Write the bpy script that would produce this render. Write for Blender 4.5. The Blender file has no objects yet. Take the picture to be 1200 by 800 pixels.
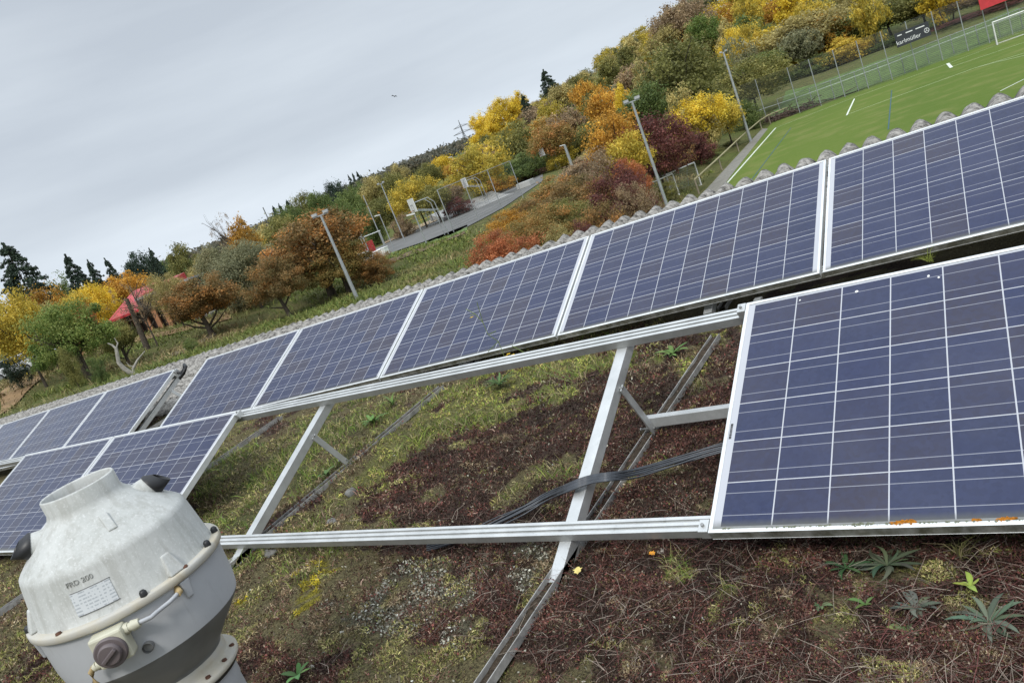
import bpy, math, random
import numpy as np
from mathutils import Matrix, Vector
random.seed(7); RNG = np.random.default_rng(11)
S = bpy.context.scene
COL = S.collection
PI = math.pi
# ------------------------------------------------------------------ camera, sky, sun, exposure
CAMPOS = np.array([0.999, -1.910, 1.228])
CR = np.array([[0.7838671, -0.1723354, -0.5965341], [0.5049868, -0.3820819, 0.7739521], [-0.3613042, -0.9079174, -0.2124743]])
FPX = 908.7
cam = bpy.data.cameras.new('camera'); cam.lens = FPX/1200*36; cam.sensor_width = 36
cam.clip_start = 0.05; cam.clip_end = 6000
co = bpy.data.objects.new('camera', cam); COL.objects.link(co)
Mc = Matrix.Identity(4)
for i in range(3):
    Mc[i][0] = CR[i][0]; Mc[i][1] = -CR[i][1]; Mc[i][2] = -CR[i][2]; Mc[i][3] = CAMPOS[i]
co.matrix_world = Mc
S.camera = co

SUN_EL, SUN_ROT = math.radians(48), math.radians(200)
w = bpy.data.worlds.new("World"); S.world = w; w.use_nodes = True
nt = w.node_tree; nt.nodes.clear()
def wn(t, **k):
    n = nt.nodes.new(t)
    for a, b in k.items(): setattr(n, a, b)
    return n
sky = wn('ShaderNodeTexSky', sky_type='NISHITA', sun_disc=False, sun_elevation=SUN_EL, sun_rotation=SUN_ROT)
bg1 = wn('ShaderNodeBackground'); bg1.inputs['Strength'].default_value = 0.06
nt.links.new(sky.outputs[0], bg1.inputs[0])
tc = wn('ShaderNodeTexCoord'); sep = wn('ShaderNodeSeparateXYZ'); nt.links.new(tc.outputs['Generated'], sep.inputs[0])
mp = wn('ShaderNodeMapping'); mp.inputs['Scale'].default_value = (1.1, 1.6, 9.0); mp.inputs['Rotation'].default_value = (0.10, 0.04, 0.3)
nt.links.new(tc.outputs['Generated'], mp.inputs[0])
n1 = wn('ShaderNodeTexNoise'); n1.inputs['Scale'].default_value = 1.6; n1.inputs['Detail'].default_value = 7; n1.inputs['Roughness'].default_value = 0.5
nt.links.new(mp.outputs[0], n1.inputs['Vector'])
cr = wn('ShaderNodeValToRGB'); e = cr.color_ramp.elements
e[0].position = 0.34; e[0].color = (0.555, 0.615, 0.69, 1); e[1].position = 0.72; e[1].color = (0.68, 0.745, 0.815, 1)
nt.links.new(n1.outputs[0], cr.inputs[0])
# brightness of the cloud deck by elevation: pale band at the horizon, brightest overhead
el = wn('ShaderNodeValToRGB'); q = el.color_ramp.elements
q[0].position = 0.0; q[0].color = (0.45,)*3+(1,); q[1].position = 1.0; q[1].color = (1.0,)*3+(1,)
for p_, v_ in ((0.05, 0.41), (0.12, 0.345), (0.30, 0.325), (0.52, 0.34), (0.74, 0.68)):
    x_ = q.new(p_); x_.color = (v_,)*3+(1,)
nt.links.new(sep.outputs['Z'], el.inputs[0])
mul = wn('ShaderNodeVectorMath', operation='MULTIPLY'); nt.links.new(cr.outputs[0], mul.inputs[0]); nt.links.new(el.outputs[0], mul.inputs[1])
bg2 = wn('ShaderNodeBackground'); bg2.inputs['Strength'].default_value = 2.35
nt.links.new(mul.outputs[0], bg2.inputs[0])
mx = wn('ShaderNodeMixShader'); mx.inputs[0].default_value = 0.93
nt.links.new(bg1.outputs[0], mx.inputs[1]); nt.links.new(bg2.outputs[0], mx.inputs[2])
out = wn('ShaderNodeOutputWorld'); nt.links.new(mx.outputs[0], out.inputs[0])
sl = bpy.data.lights.new('sun', 'SUN'); sl.energy = 1.5; sl.angle = math.radians(14); sl.color = (1, 0.97, 0.92)
so = bpy.data.objects.new('sun', sl); COL.objects.link(so)
so.rotation_euler = (math.radians(42), 0, math.radians(20)); so.location = (0, 0, 60)
S.view_settings.view_transform = 'Standard'; S.view_settings.look = 'None'; S.view_settings.gamma = 1
S.view_settings.exposure = 0.42

# ------------------------------------------------------------------ helpers
def ray(px, py):
    r = CR @ np.array([(px-600)/FPX, (py-400)/FPX, 1.0]); return r/np.linalg.norm(r)
def proj(P):
    q = (np.asarray(P, float)-CAMPOS) @ CR
    return 600+FPX*q[..., 0]/q[..., 2], 400+FPX*q[..., 1]/q[..., 2]
def at_dist(px, py, d):
    r = ray(px, py); return CAMPOS + r/math.hypot(r[0], r[1])*d
def at_z(px, py, z):
    r = ray(px, py); return CAMPOS + r*(z-CAMPOS[2])/r[2]
def srgb(r, g, b):
    f = lambda c: (c/255/12.92) if c/255 <= 0.04045 else ((c/255+0.055)/1.055)**2.4
    return (f(r), f(g), f(b), 1)

class MB:
    def __init__(s): s.v = []; s.f = []; s.sm = []
    def add(s, vs, fs, smooth=False):
        b = len(s.v); s.v += [tuple(map(float, v)) for v in vs]
        s.f += [tuple(b+i for i in f) for f in fs]; s.sm += [smooth]*len(fs)
    def hexa(s, p):   # 8 corners: bottom 4 ccw then top 4
        s.add(p, [(3,2,1,0),(4,5,6,7),(0,1,5,4),(1,2,6,5),(2,3,7,6),(3,0,4,7)])
    def box(s, x0, x1, y0, y1, z0, z1, tf=None):
        p = [(x0,y0,z0),(x1,y0,z0),(x1,y1,z0),(x0,y1,z0),(x0,y0,z1),(x1,y0,z1),(x1,y1,z1),(x0,y1,z1)]
        if tf: p = [tf(*q) for q in p]
        s.hexa(p)
    def bar(s, a, b, w, h, up=(0,0,1)):     # rectangular bar from a to b
        a = np.array(a, float); b = np.array(b, float); d = b-a; d /= np.linalg.norm(d)
        sd = np.cross(d, up); sd /= (np.linalg.norm(sd)+1e-9); uu = np.cross(sd, d)
        p = []
        for c in (a, b):
            p += [c-sd*w/2-uu*h/2, c+sd*w/2-uu*h/2, c+sd*w/2+uu*h/2, c-sd*w/2+uu*h/2]
        s.add(p, [(3,2,1,0),(4,5,6,7),(0,1,5,4),(1,2,6,5),(2,3,7,6),(3,0,4,7)])
    def tube(s, pts, rad, n=8, cap=True):
        pts = [np.array(p, float) for p in pts]
        if not hasattr(rad, '__len__'): rad = [rad]*len(pts)
        vs = []; fs = []; ref = np.array([0.31, 0.17, 0.93])
        for i, p in enumerate(pts):
            d = pts[min(i+1, len(pts)-1)]-pts[max(i-1, 0)]; d /= (np.linalg.norm(d)+1e-9)
            a = np.cross(d, ref); a /= (np.linalg.norm(a)+1e-9); b = np.cross(d, a)
            for k in range(n):
                t = 2*PI*k/n; vs.append(p+rad[i]*(a*math.cos(t)+b*math.sin(t)))
        for i in range(len(pts)-1):
            for k in range(n):
                fs.append((i*n+k, i*n+(k+1) % n, (i+1)*n+(k+1) % n, (i+1)*n+k))
        s.add(vs, fs, True)
        if cap:
            s.add(vs[:n], [tuple(range(n))]); s.add(vs[-n:], [tuple(range(n))[::-1]])
    def prism(s, poly, a, b, tf):            # polygon (p,q) extruded from a to b; tf(t,p,q)
        n = len(poly)
        vs = [tf(a, *p) for p in poly]+[tf(b, *p) for p in poly]
        s.add(vs, [tuple(range(n)), tuple(range(2*n-1, n-1, -1))]+[(i, n+i, n+(i+1) % n, (i+1) % n) for i in range(n)])
    def lathe(s, prof, n=48, c=(0,0,0), a0=0, a1=2*PI, smooth=True):
        full = abs(a1-a0-2*PI) < 1e-6; m = n if full else n+1
        vs = []; fs = []
        for r, z in prof:
            for k in range(m):
                t = a0+(a1-a0)*k/n; vs.append((c[0]+r*math.cos(t), c[1]+r*math.sin(t), c[2]+z))
        for i in range(len(prof)-1):
            for k in range(n):
                k2 = (k+1) % m
                fs.append((i*m+k, i*m+k2, (i+1)*m+k2, (i+1)*m+k))
        s.add(vs, fs, smooth)
    def build(s, name, mat, parent=None, world=True, bevel=0):
        me = bpy.data.meshes.new(name); vs = s.v
        if parent is not None and world:
            L = root_loc(parent); vs = [(v[0]-L[0], v[1]-L[1], v[2]-L[2]) for v in vs]
        me.from_pydata(vs, [], s.f); me.polygons.foreach_set('use_smooth', s.sm)
        if mat: me.materials.append(mat)
        me.update()
        o = bpy.data.objects.new(name, me); COL.objects.link(o)
        if parent is not None: o.parent = parent
        if bevel:
            m = o.modifiers.new('b', 'BEVEL'); m.width = bevel; m.segments = 2; m.limit_method = 'ANGLE'
        return o
def root_loc(p):
    L = Vector((0,0,0))
    while p is not None: L = L+p.location; p = p.parent
    return L
def tag(o, label=None, cat=None, group=None, kind=None):
    if label: o['label'] = label
    if cat: o['category'] = cat
    if group: o['group'] = group
    if kind: o['kind'] = kind
    return o
def thing(name, label, cat, loc=(0,0,0), group=None):
    o = bpy.data.objects.new(name, None); o.empty_display_size = 0.1; COL.objects.link(o)
    o.location = loc; return tag(o, label, cat, group)
def dup(root, label=None):
    r = root.copy(); COL.objects.link(r)
    if label: r['label'] = label
    for ch in list(root.children):
        c = ch.copy(); COL.objects.link(c); c.parent = r
        for g in ch.children:
            d = g.copy(); COL.objects.link(d); d.parent = c
    return r
def npmesh(name, V, F, mat, col=None, smooth=False):
    me = bpy.data.meshes.new(name); V = np.asarray(V, np.float32); F = np.asarray(F, np.int32); k = F.shape[1]
    me.vertices.add(len(V)); me.vertices.foreach_set('co', V.ravel())
    me.loops.add(F.size); me.loops.foreach_set('vertex_index', F.ravel())
    me.polygons.add(len(F)); me.polygons.foreach_set('loop_start', np.arange(0, F.size, k, dtype=np.int32))
    me.polygons.foreach_set('loop_total', np.full(len(F), k, np.int32))
    if smooth: me.polygons.foreach_set('use_smooth', np.ones(len(F), bool))
    me.update(calc_edges=True)
    if col is not None:
        a = me.color_attributes.new('tint', 'FLOAT_COLOR', 'POINT')
        c = np.ones((len(V), 4), np.float32); c[:, :3] = col; a.data.foreach_set('color', c.ravel())
    if mat: me.materials.append(mat)
    return me
# value noise for geometry
_perm = RNG.random((257, 257))
def vnoise(x, y):
    x = np.asarray(x, float); y = np.asarray(y, float)
    xi = np.floor(x).astype(int); yi = np.floor(y).astype(int); fx = x-xi; fy = y-yi
    fx = fx*fx*(3-2*fx); fy = fy*fy*(3-2*fy)
    g = lambda a, b: _perm[a % 257, b % 257]
    return (g(xi, yi)*(1-fx)+g(xi+1, yi)*fx)*(1-fy)+(g(xi, yi+1)*(1-fx)+g(xi+1, yi+1)*fx)*fy
def fbm(x, y, o=4):
    t = 0; a = 0.5
    for i in range(o): t = t+a*vnoise(x*2**i+17*i, y*2**i+31*i); a *= 0.5
    return t/(1-0.5**o)
def inpoly(x, y, poly):
    x = np.asarray(x); y = np.asarray(y); c = np.zeros(x.shape, bool); n = len(poly)
    for i in range(n):
        x1, y1 = poly[i][:2]; x2, y2 = poly[(i+1) % n][:2]
        c ^= ((y1 > y) != (y2 > y)) & (x < (x2-x1)*(y-y1)/(y2-y1+1e-12)+x1)
    return c

# ------------------------------------------------------------------ materials
class NT:
    def __init__(s, name):
        s.m = bpy.data.materials.new(name); s.m.use_nodes = True; s.t = s.m.node_tree
        s.b = s.t.nodes['Principled BSDF']; s._c = None
    def n(s, t, **k):
        o = s.t.nodes.new(t)
        for a, b in k.items(): setattr(o, a, b)
        return o
    def set(s, sock, v):
        if hasattr(v, 'is_output'): s.t.links.new(v, sock)
        elif v is not None: sock.default_value = v
    def math(s, op, a, b=None, c=None):
        o = s.n('ShaderNodeMath', operation=op); s.set(o.inputs[0], a); s.set(o.inputs[1], b)
        if c is not None: s.set(o.inputs[2], c)
        return o.outputs[0]
    def coord(s, which='Object'):
        if s._c is None: s._c = s.n('ShaderNodeTexCoord')
        return s._c.outputs[which]
    def geo(s, which='Position'): return s.n('ShaderNodeNewGeometry').outputs[which]
    def noise(s, scale, detail=4, rough=0.55, vec=None, stretch=None, dist=0):
        v = vec or s.coord()
        if stretch:
            mm = s.n('ShaderNodeMapping'); mm.inputs['Scale'].default_value = stretch; s.t.links.new(v, mm.inputs[0]); v = mm.outputs[0]
        o = s.n('ShaderNodeTexNoise'); o.inputs['Scale'].default_value = scale; o.inputs['Detail'].default_value = detail
        o.inputs['Roughness'].default_value = rough; o.inputs['Distortion'].default_value = dist; s.t.links.new(v, o.inputs['Vector']); return o.outputs[0]
    def ramp(s, fac, stops):
        o = s.n('ShaderNodeValToRGB'); el = o.color_ramp.elements
        for i, (p, c) in enumerate(stops):
            c = (c,)*3+(1,) if not hasattr(c, '__len__') else (tuple(c)+(1,))[:4]
            if i < 2: el[i].position = p; el[i].color = c
            else: x = el.new(p); x.color = c
        s.set(o.inputs[0], fac); return o.outputs[0]
    def mix(s, fac, a, b, blend='MIX'):
        o = s.n('ShaderNodeMix', data_type='RGBA', blend_type=blend); s.set(o.inputs[0], fac)
        for k, v in ((6, a), (7, b)):
            if not hasattr(v, 'is_output'): v = (tuple(v)+(1,))[:4]
            s.set(o.inputs[k], v)
        return o.outputs[2]
    def bump(s, h, strength=0.3, dist=0.01):
        o = s.n('ShaderNodeBump'); o.inputs['Strength'].default_value = strength; o.inputs['Distance'].default_value = dist
        s.set(o.inputs['Height'], h); s.t.links.new(o.outputs[0], s.b.inputs['Normal'])
    def P(s, **k):
        for a, v in k.items():
            nm = {'base': 'Base Color', 'rough': 'Roughness', 'metal': 'Metallic', 'spec': 'Specular IOR Level', 'alpha': 'Alpha'}[a]
            if a == 'base' and not hasattr(v, 'is_output'): v = (tuple(v)+(1,))[:4]
            s.set(s.b.inputs[nm], v)
        return s
def simple(name, col, rough=0.6, metal=0, var=0.25, scale=8, spec=0.5, bump=0):
    m = NT(name); nz = m.noise(scale, 5)
    c1 = tuple(x*(1-var) for x in col[:3]); c2 = tuple(min(1, x*(1+var)) for x in col[:3])
    m.P(base=m.ramp(nz, [(0.3, c1), (0.7, c2)]), rough=rough, metal=metal, spec=spec)
    if bump: m.bump(m.noise(scale*6, 4), bump, 0.01)
    return m.m

def mat_alu():
    m = NT('weathered_aluminium')
    g = m.geo(); nz = m.noise(9, 6, 0.6, vec=g); fine = m.noise(140, 3, 0.6, vec=g)
    dirt = m.ramp(m.noise(22, 6, 0.7, vec=g), [(0.60, 0.0), (0.74, 1.0)])
    base = m.mix(m.math('MULTIPLY', fine, 0.5), m.ramp(nz, [(0.3, (0.50, 0.51, 0.50)), (0.7, (0.68, 0.69, 0.68))]), (0.44, 0.45, 0.44))
    base = m.mix(m.math('MULTIPLY', dirt, 0.35), base, (0.17, 0.16, 0.13))
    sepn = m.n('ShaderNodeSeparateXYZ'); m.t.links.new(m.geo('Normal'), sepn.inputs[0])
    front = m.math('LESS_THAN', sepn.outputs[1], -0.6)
    wx = m.n('ShaderNodeSeparateXYZ'); m.t.links.new(g, wx.inputs[0]); under = m.ramp(wx.outputs[0], [(0.0, 0.35), (0.02, 0.95)])   # shade painted into the down-facing fronts, mottled, stronger at the near panel
    front_dark = m.math('MULTIPLY', m.math('MULTIPLY', front, under), m.ramp(m.noise(30, 6, 0.7, vec=g), [(0.35, 0.6), (0.6, 1.0)]))
    base = m.mix(front_dark, base, (0.075, 0.072, 0.055))
    m.P(base=base, rough=m.ramp(nz, [(0.2, 0.38), (0.8, 0.58)]), metal=m.math('SUBTRACT', 0.55, m.math('MULTIPLY', front_dark, 0.5))); m.bump(fine, 0.08, 0.002); return m.m
def mat_frame():
    m = NT('anodised_frame'); g = m.geo(); nz = m.noise(14, 5, 0.6, vec=g)
    # mottled darker colour on the faces that look down the roof
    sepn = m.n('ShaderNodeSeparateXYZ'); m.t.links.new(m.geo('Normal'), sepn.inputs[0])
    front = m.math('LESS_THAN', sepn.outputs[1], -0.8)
    front_dark = m.math('MULTIPLY', front, m.ramp(m.noise(18, 6, 0.7, vec=g, stretch=(1, 1, 0.4)), [(0.30, 0.55), (0.62, 1.0)]))
    base = m.mix(front_dark, m.ramp(nz, [(0.3, (0.60, 0.61, 0.60)), (0.7, (0.78, 0.79, 0.78))]), m.ramp(nz, [(0.3, (0.05, 0.05, 0.032)), (0.7, (0.17, 0.165, 0.13))]))
    m.P(base=base, rough=0.45, metal=m.math('MULTIPLY', m.math('SUBTRACT', 1.0, front_dark), 0.45)); return m.m
def mat_cells():
    m = NT('solar_cells'); s = m.n('ShaderNodeSeparateXYZ'); m.t.links.new(m.coord(), s.inputs[0])
    X = m.math('DIVIDE', s.outputs[0], 0.158); Y = m.math('DIVIDE', s.outputs[1], 0.158)
    fx = m.math('FRACT', X); fy = m.math('FRACT', Y)
    ex = m.math('MINIMUM', fx, m.math('SUBTRACT', 1.0, fx)); ey = m.math('MINIMUM', fy, m.math('SUBTRACT', 1.0, fy))
    gap = m.math('MAXIMUM', m.math('LESS_THAN', ex, 0.0125), m.math('LESS_THAN', ey, 0.0105))
    outx = m.math('MAXIMUM', m.math('LESS_THAN', X, 0.0), m.math('GREATER_THAN', X, 10.0))
    outy = m.math('MAXIMUM', m.math('LESS_THAN', Y, 0.0), m.math('GREATER_THAN', Y, 6.0))
    white = m.math('MAXIMUM', gap, m.math('MAXIMUM', outx, outy))
    b1 = m.math('LESS_THAN', m.math('ABSOLUTE', m.math('SUBTRACT', fy, 0.25)), 0.0075)
    b2 = m.math('LESS_THAN', m.math('ABSOLUTE', m.math('SUBTRACT', fy, 0.75)), 0.0075)
    bus = m.math('MULTIPLY', m.math('MAXIMUM', b1, b2), 1.0)
    cmb = m.n('ShaderNodeCombineXYZ'); m.set(cmb.inputs[0], m.math('FLOOR', X)); m.set(cmb.inputs[1], m.math('FLOOR', Y))
    oi = m.n('ShaderNodeObjectInfo'); m.set(cmb.inputs[2], m.math('MULTIPLY', oi.outputs['Random'], 37.0))
    wnz = m.n('ShaderNodeTexWhiteNoise', noise_dimensions='3D'); m.t.links.new(cmb.outputs[0], wnz.inputs['Vector'])
    cellc = m.ramp(wnz.outputs['Value'], [(0.0, (0.007, 0.013, 0.050)), (1.0, (0.024, 0.020, 0.038)), (0.40, (0.010, 0.017, 0.062)), (0.75, (0.016, 0.017, 0.046))])
    vor = m.n('ShaderNodeTexVoronoi'); vor.inputs['Scale'].default_value = 75; m.t.links.new(m.coord(), vor.inputs['Vector'])
    hsv = m.n('ShaderNodeSeparateColor'); m.t.links.new(vor.outputs['Color'], hsv.inputs[0])
    cellc = m.mix(m.math('MULTIPLY', hsv.outputs[0], 0.28), cellc, (0.026, 0.038, 0.105))
    base = m.mix(bus, cellc, (0.23, 0.24, 0.28)); base = m.mix(white, base, (0.44, 0.45, 0.48))
    dust = m.ramp(m.noise(3.0, 6, 0.65), [(0.3, 0.01), (0.75, 0.10)])
    soil = m.ramp(m.math('ADD', s.outputs[1], m.math('MULTIPLY', m.noise(60, 3), 0.012)), [(0.004, 0.75), (0.03, 0.0)])
    base = m.mix(dust, base, (0.22, 0.21, 0.20)); base = m.mix(soil, base, (0.10, 0.10, 0.075))
    m.P(base=base, rough=m.ramp(m.noise(6, 5), [(0.3, 0.12), (0.8, 0.28)]), spec=0.36); return m.m
def mat_leaf(name, c1, c2, c3=None, trans=0.36):
    m = NT(name); a = m.n('ShaderNodeAttribute', attribute_name='tint'); s = m.n('ShaderNodeSeparateColor'); m.t.links.new(a.outputs['Color'], s.inputs[0])
    oi = m.n('ShaderNodeObjectInfo')
    f = m.math('ADD', m.math('MULTIPLY', s.outputs[0], 0.75), m.math('MULTIPLY', oi.outputs['Random'], 0.25))
    st = [(0.15, c1), (0.6, c2)] + ([(0.9, c3)] if c3 else [])
    base = m.ramp(f, st)
    base = m.mix(1.0, base, m.ramp(s.outputs[1], [(0.0, 0.80), (1.0, 1.50)]), 'MULTIPLY')
    m.P(base=base, rough=0.6, spec=0.25)
    tr = m.n('ShaderNodeBsdfTranslucent'); m.t.links.new(base, tr.inputs[0]); mx = m.n('ShaderNodeMixShader'); mx.inputs[0].default_value = trans
    m.t.links.new(m.b.outputs[0], mx.inputs[1]); m.t.links.new(tr.outputs[0], mx.inputs[2])
    m.t.links.new(mx.outputs[0], m.t.nodes['Material Output'].inputs[0]); return m.m
def mat_attr(name, rough=0.8, trans=0.0, gain=1.0):
    m = NT(name); a = m.n('ShaderNodeAttribute', attribute_name='tint'); base = a.outputs['Color']
    m.P(base=base, rough=rough, spec=0.25)
    if trans:
        tr = m.n('ShaderNodeBsdfTranslucent'); m.t.links.new(base, tr.inputs[0]); mx = m.n('ShaderNodeMixShader'); mx.inputs[0].default_value = trans
        m.t.links.new(m.b.outputs[0], mx.inputs[1]); m.t.links.new(tr.outputs[0], mx.inputs[2])
        m.t.links.new(mx.outputs[0], m.t.nodes['Material Output'].inputs[0])
    return m.m
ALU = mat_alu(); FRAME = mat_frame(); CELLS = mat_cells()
GALV = simple('galvanised_steel', (0.42, 0.44, 0.45), 0.45, 0.5, 0.15, 6)
WHITE = simple('white_paint', (0.75, 0.75, 0.73), 0.5, 0, 0.08, 10)
BLACK = simple('black_rubber', (0.015, 0.015, 0.016), 0.45, 0, 0.3, 30)
CABLE = simple('cable_sheath', (0.045, 0.050, 0.058), 0.38, 0, 0.3, 20)
RUST = simple('rusty_bolt', (0.11, 0.05, 0.03), 0.8, 0.2, 0.4, 90)
STEEL = simple('bolt_steel', (0.30, 0.30, 0.29), 0.45, 0.7, 0.2, 60)
BARK = simple('bark', (0.085, 0.070, 0.055), 0.9, 0, 0.5, 14, 0.2, 0.4)
PALEBARK = simple('pale_bark', (0.33, 0.31, 0.27), 0.9, 0, 0.3, 14, 0.2, 0.4)
LEAF = {
 'olive': mat_leaf('leaves_olive', (0.106, 0.112, 0.037), (0.206, 0.200, 0.062), (0.375, 0.325, 0.106)),
 'green': mat_leaf('leaves_green', (0.069, 0.103, 0.035), (0.144, 0.188, 0.056), (0.250, 0.275, 0.088)),
 'brightgreen': mat_leaf('leaves_bright_green', (0.075, 0.125, 0.030), (0.145, 0.205, 0.050), (0.26, 0.29, 0.08)),
 'grey': mat_leaf('leaves_grey_green', (0.138, 0.144, 0.081), (0.237, 0.237, 0.131), (0.375, 0.325, 0.175)),
 'yellow': mat_leaf('leaves_yellow', (0.40, 0.29, 0.03), (0.70, 0.52, 0.05), (0.82, 0.66, 0.12)),
 'gold': mat_leaf('leaves_gold', (0.250, 0.225, 0.044), (0.525, 0.400, 0.062), (0.775, 0.562, 0.100)),
 'khaki': mat_leaf('leaves_khaki', (0.225, 0.194, 0.081), (0.425, 0.356, 0.138), (0.650, 0.537, 0.213)),
 'orange': mat_leaf('leaves_orange', (0.24, 0.14, 0.03), (0.50, 0.27, 0.045), (0.70, 0.42, 0.07)),
 'rust': mat_leaf('leaves_rust', (0.119, 0.110, 0.043), (0.250, 0.156, 0.062), (0.575, 0.263, 0.075)),
 'brown': mat_leaf('leaves_brown', (0.163, 0.119, 0.077), (0.300, 0.219, 0.131), (0.450, 0.312, 0.163)),
 'red': mat_leaf('leaves_red', (0.18, 0.10, 0.045), (0.42, 0.14, 0.06), (0.60, 0.26, 0.11)),
 'maroon': mat_leaf('leaves_maroon', (0.075, 0.042, 0.034), (0.16, 0.056, 0.050), (0.25, 0.10, 0.07)),
 'mixed': mat_leaf('leaves_mixed', (0.125, 0.131, 0.044), (0.300, 0.200, 0.062), (0.575, 0.250, 0.088)),
 'conifer': mat_leaf('needles_dark', (0.018, 0.032, 0.022), (0.036, 0.056, 0.036), (0.06, 0.09, 0.052), 0.08),
}

# ------------------------------------------------------------------ terrain
FIELD_Z = -6.5
fz = lambda x, y: at_z(x, y, FIELD_Z)
COURT_Z = -2.4
FLAT = []   # (polygon, z)
G = []      # control points
for x, y, d in [(0,475,34),(120,447,33),(250,405,33),(350,372,36),(450,335,40),(560,290,44),(0,442,50),(60,428,60),(20,412,76),
                (101,409,60),(165,394,58),(230,376,58),(430,305,56),(455,297,62),(448,289,68),(370,330,52),(420,355,42)]:
    G.append(at_dist(x, y, d))
for x, y in [(455,297),(530,271),(587,240),(631,210),(448,289),(530,252),(631,202)]: G.append(at_z(x, y, COURT_Z))
for x, y in [(845,222),(909,150),(997,116),(1200,42),(1200,94),(822,216),(1140,60)]: G.append(fz(x, y))
for a, d, z in [(-90,40,-0.5),(-90,120,0),(-150,60,-3),(150,60,-6),(90,60,-6.5),(30,60,-6.5),(0,50,-6.5),(0,85,-6.5),(12,100,-6.5),(25,120,-6),(90,200,-5),(180,200,-3),
                (-20,50,-6.0),(-25,45,-5.2),(-30,62,-4.4),(-30,35,-4.3),(-38,28,-3.2),(-15,30,-5.6),(0,20,-5.5),(20,20,-5),(-60,24,-1.1),(-75,20,-0.6),
                (-14,120,-6.3),(-5,128,-5.6),(2,128,-5.6),(-20,118,-5.5),(-24,105,-5.5),
                (-28,95,-3.5),(-32,105,-1.8),(-30,150,1.5),(-25,150,-1),(-18,150,-3.5),(-8,150,-4.5),(0,160,-5),(8,160,-5),
                (-34,200,3.5),(-28,200,8),(-22,200,8.5),(-15,200,6.5),(-8,200,1),(0,200,-3),(10,200,-4),
                (-30,260,9),(-24,260,18),(-18,260,19),(-12,260,15),(-5,260,8),(4,260,3),
                (-20,380,22),(-10,380,20),(0,380,12),(-36,300,8),(-38,140,-0.5),(-45,140,-0.3),(-55,130,0.5),(-65,120,1.5),(-48,200,2),(-60,200,3),(-72,200,4),
                (-36,450,17),(-42,450,14),(-50,450,12),(-60,450,9),(-72,450,6),(-34,700,22),(-45,700,22),(-60,700,10),(-90,500,4),(30,500,5),(90,700,0),(180,700,0)]:
    t = math.radians(a); G.append(np.array([CAMPOS[0]+d*math.sin(t), CAMPOS[1]+d*math.cos(t), z]))
G = np.array(G)
def offs_poly(pts): return [(p[0], p[1]) for p in pts]
FP = [fz(838,236), fz(845-14,222), fz(905,144), fz(1000,109), fz(1200,34)]
FP = offs_poly(FP)+[(60, FP[-1][1]+14), (60, 24), (-14, 30)]
CPX = [(440,303),(530,275),(590,243),(636,212),(636,199),(592,221),(530,250),(440,291)]
CP = offs_poly([at_z(x, y, COURT_Z) for x, y in CPX])
def pdist(x, y, poly):
    x = np.asarray(x, float); y = np.asarray(y, float); d = np.full(x.shape, 1e9); n = len(poly)
    for i in range(n):
        x1, y1 = poly[i]; x2, y2 = poly[(i+1) % n]; L = (x2-x1)**2+(y2-y1)**2
        t = np.clip(((x-x1)*(x2-x1)+(y-y1)*(y2-y1))/L, 0, 1); d = np.minimum(d, np.hypot(x-x1-t*(x2-x1), y-y1-t*(y2-y1)))
    return np.where(inpoly(x, y, poly), 0, d)
def terrain(x, y):
    x = np.asarray(x, float); y = np.asarray(y, float)
    num = 0; den = 0
    for g in G:
        d2 = (x-g[0])**2+(y-g[1])**2; sc = 6+0.04*math.hypot(g[0], g[1])
        wt = 1/(d2+sc*sc)**1.9*sc**1.2; num = num+wt*g[2]; den = den+wt
    z = num/den
    r = np.hypot(x, y); z = z+(fbm(x/9, y/9, 3)-0.5)*0.35*np.clip(r/60, 0.3, 4)
    for poly, pz, wd in ((FP, FIELD_Z-0.12, 7.0), (CP, COURT_Z-0.06, 8.0)):
        k = np.clip(pdist(x, y, poly)/wd, 0, 1); k = k*k*(3-2*k); z = pz*(1-k)+z*k
    near = np.clip((r-24)/10, 0, 1)        # the building stands cut into the slope
    return z-(1-near)*0.0
def on_ground(px, py, dmin=24, dmax=420):
    r = ray(px, py); h = math.hypot(r[0], r[1]); d = np.geomspace(dmin, dmax, 900)
    P = CAMPOS[None, :]+r[None, :]/h*d[:, None]; t = P[:, 2]-terrain(P[:, 0], P[:, 1])
    i = np.argmax(t < 0) if (t < 0).any() else int(np.argmin(np.abs(t)))
    p = P[i].copy(); p[2] = float(terrain(p[0], p[1])); return p
nr, na = 230, 420
rr = np.concatenate([[0], np.geomspace(7, 4500, nr-1)]); aa = np.linspace(0, 2*PI, na, endpoint=False)
X = CAMPOS[0]+rr[:, None]*np.cos(aa)[None]; Yv = CAMPOS[1]+rr[:, None]*np.sin(aa)[None]; Z = terrain(X, Yv)
V = np.stack([X, Yv, Z], -1).reshape(-1, 3)
ii, jj = np.meshgrid(np.arange(nr-1), np.arange(na), indexing='ij'); j2 = (jj+1) % na
F = np.stack([ii*na+jj, (ii+1)*na+jj, (ii+1)*na+j2, ii*na+j2], -1).reshape(-1, 4)
m = NT('meadow'); g = m.geo()
big = m.noise(0.09, 4, 0.6, vec=g); mid = m.noise(0.8, 5, 0.65, vec=g); fine = m.noise(9, 4, 0.7, vec=g)
c = m.ramp(mid, [(0.25, (0.075, 0.090, 0.028)), (0.5, (0.12, 0.125, 0.045)), (0.78, (0.21, 0.175, 0.08))])
c = m.mix(m.ramp(big, [(0.45, 0.0), (0.62, 0.75)]), c, m.ramp(fine, [(0.3, (0.09, 0.13, 0.03)), (0.7, (0.15, 0.18, 0.05))]))
c = m.mix(m.ramp(fine, [(0.45, 0.0), (0.8, 0.5)]), c, (0.16, 0.14, 0.065))
m.P(base=c, rough=0.95, spec=0.1); m.bump(fine, 0.8, 0.25)
MEADOW = m.m
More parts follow.
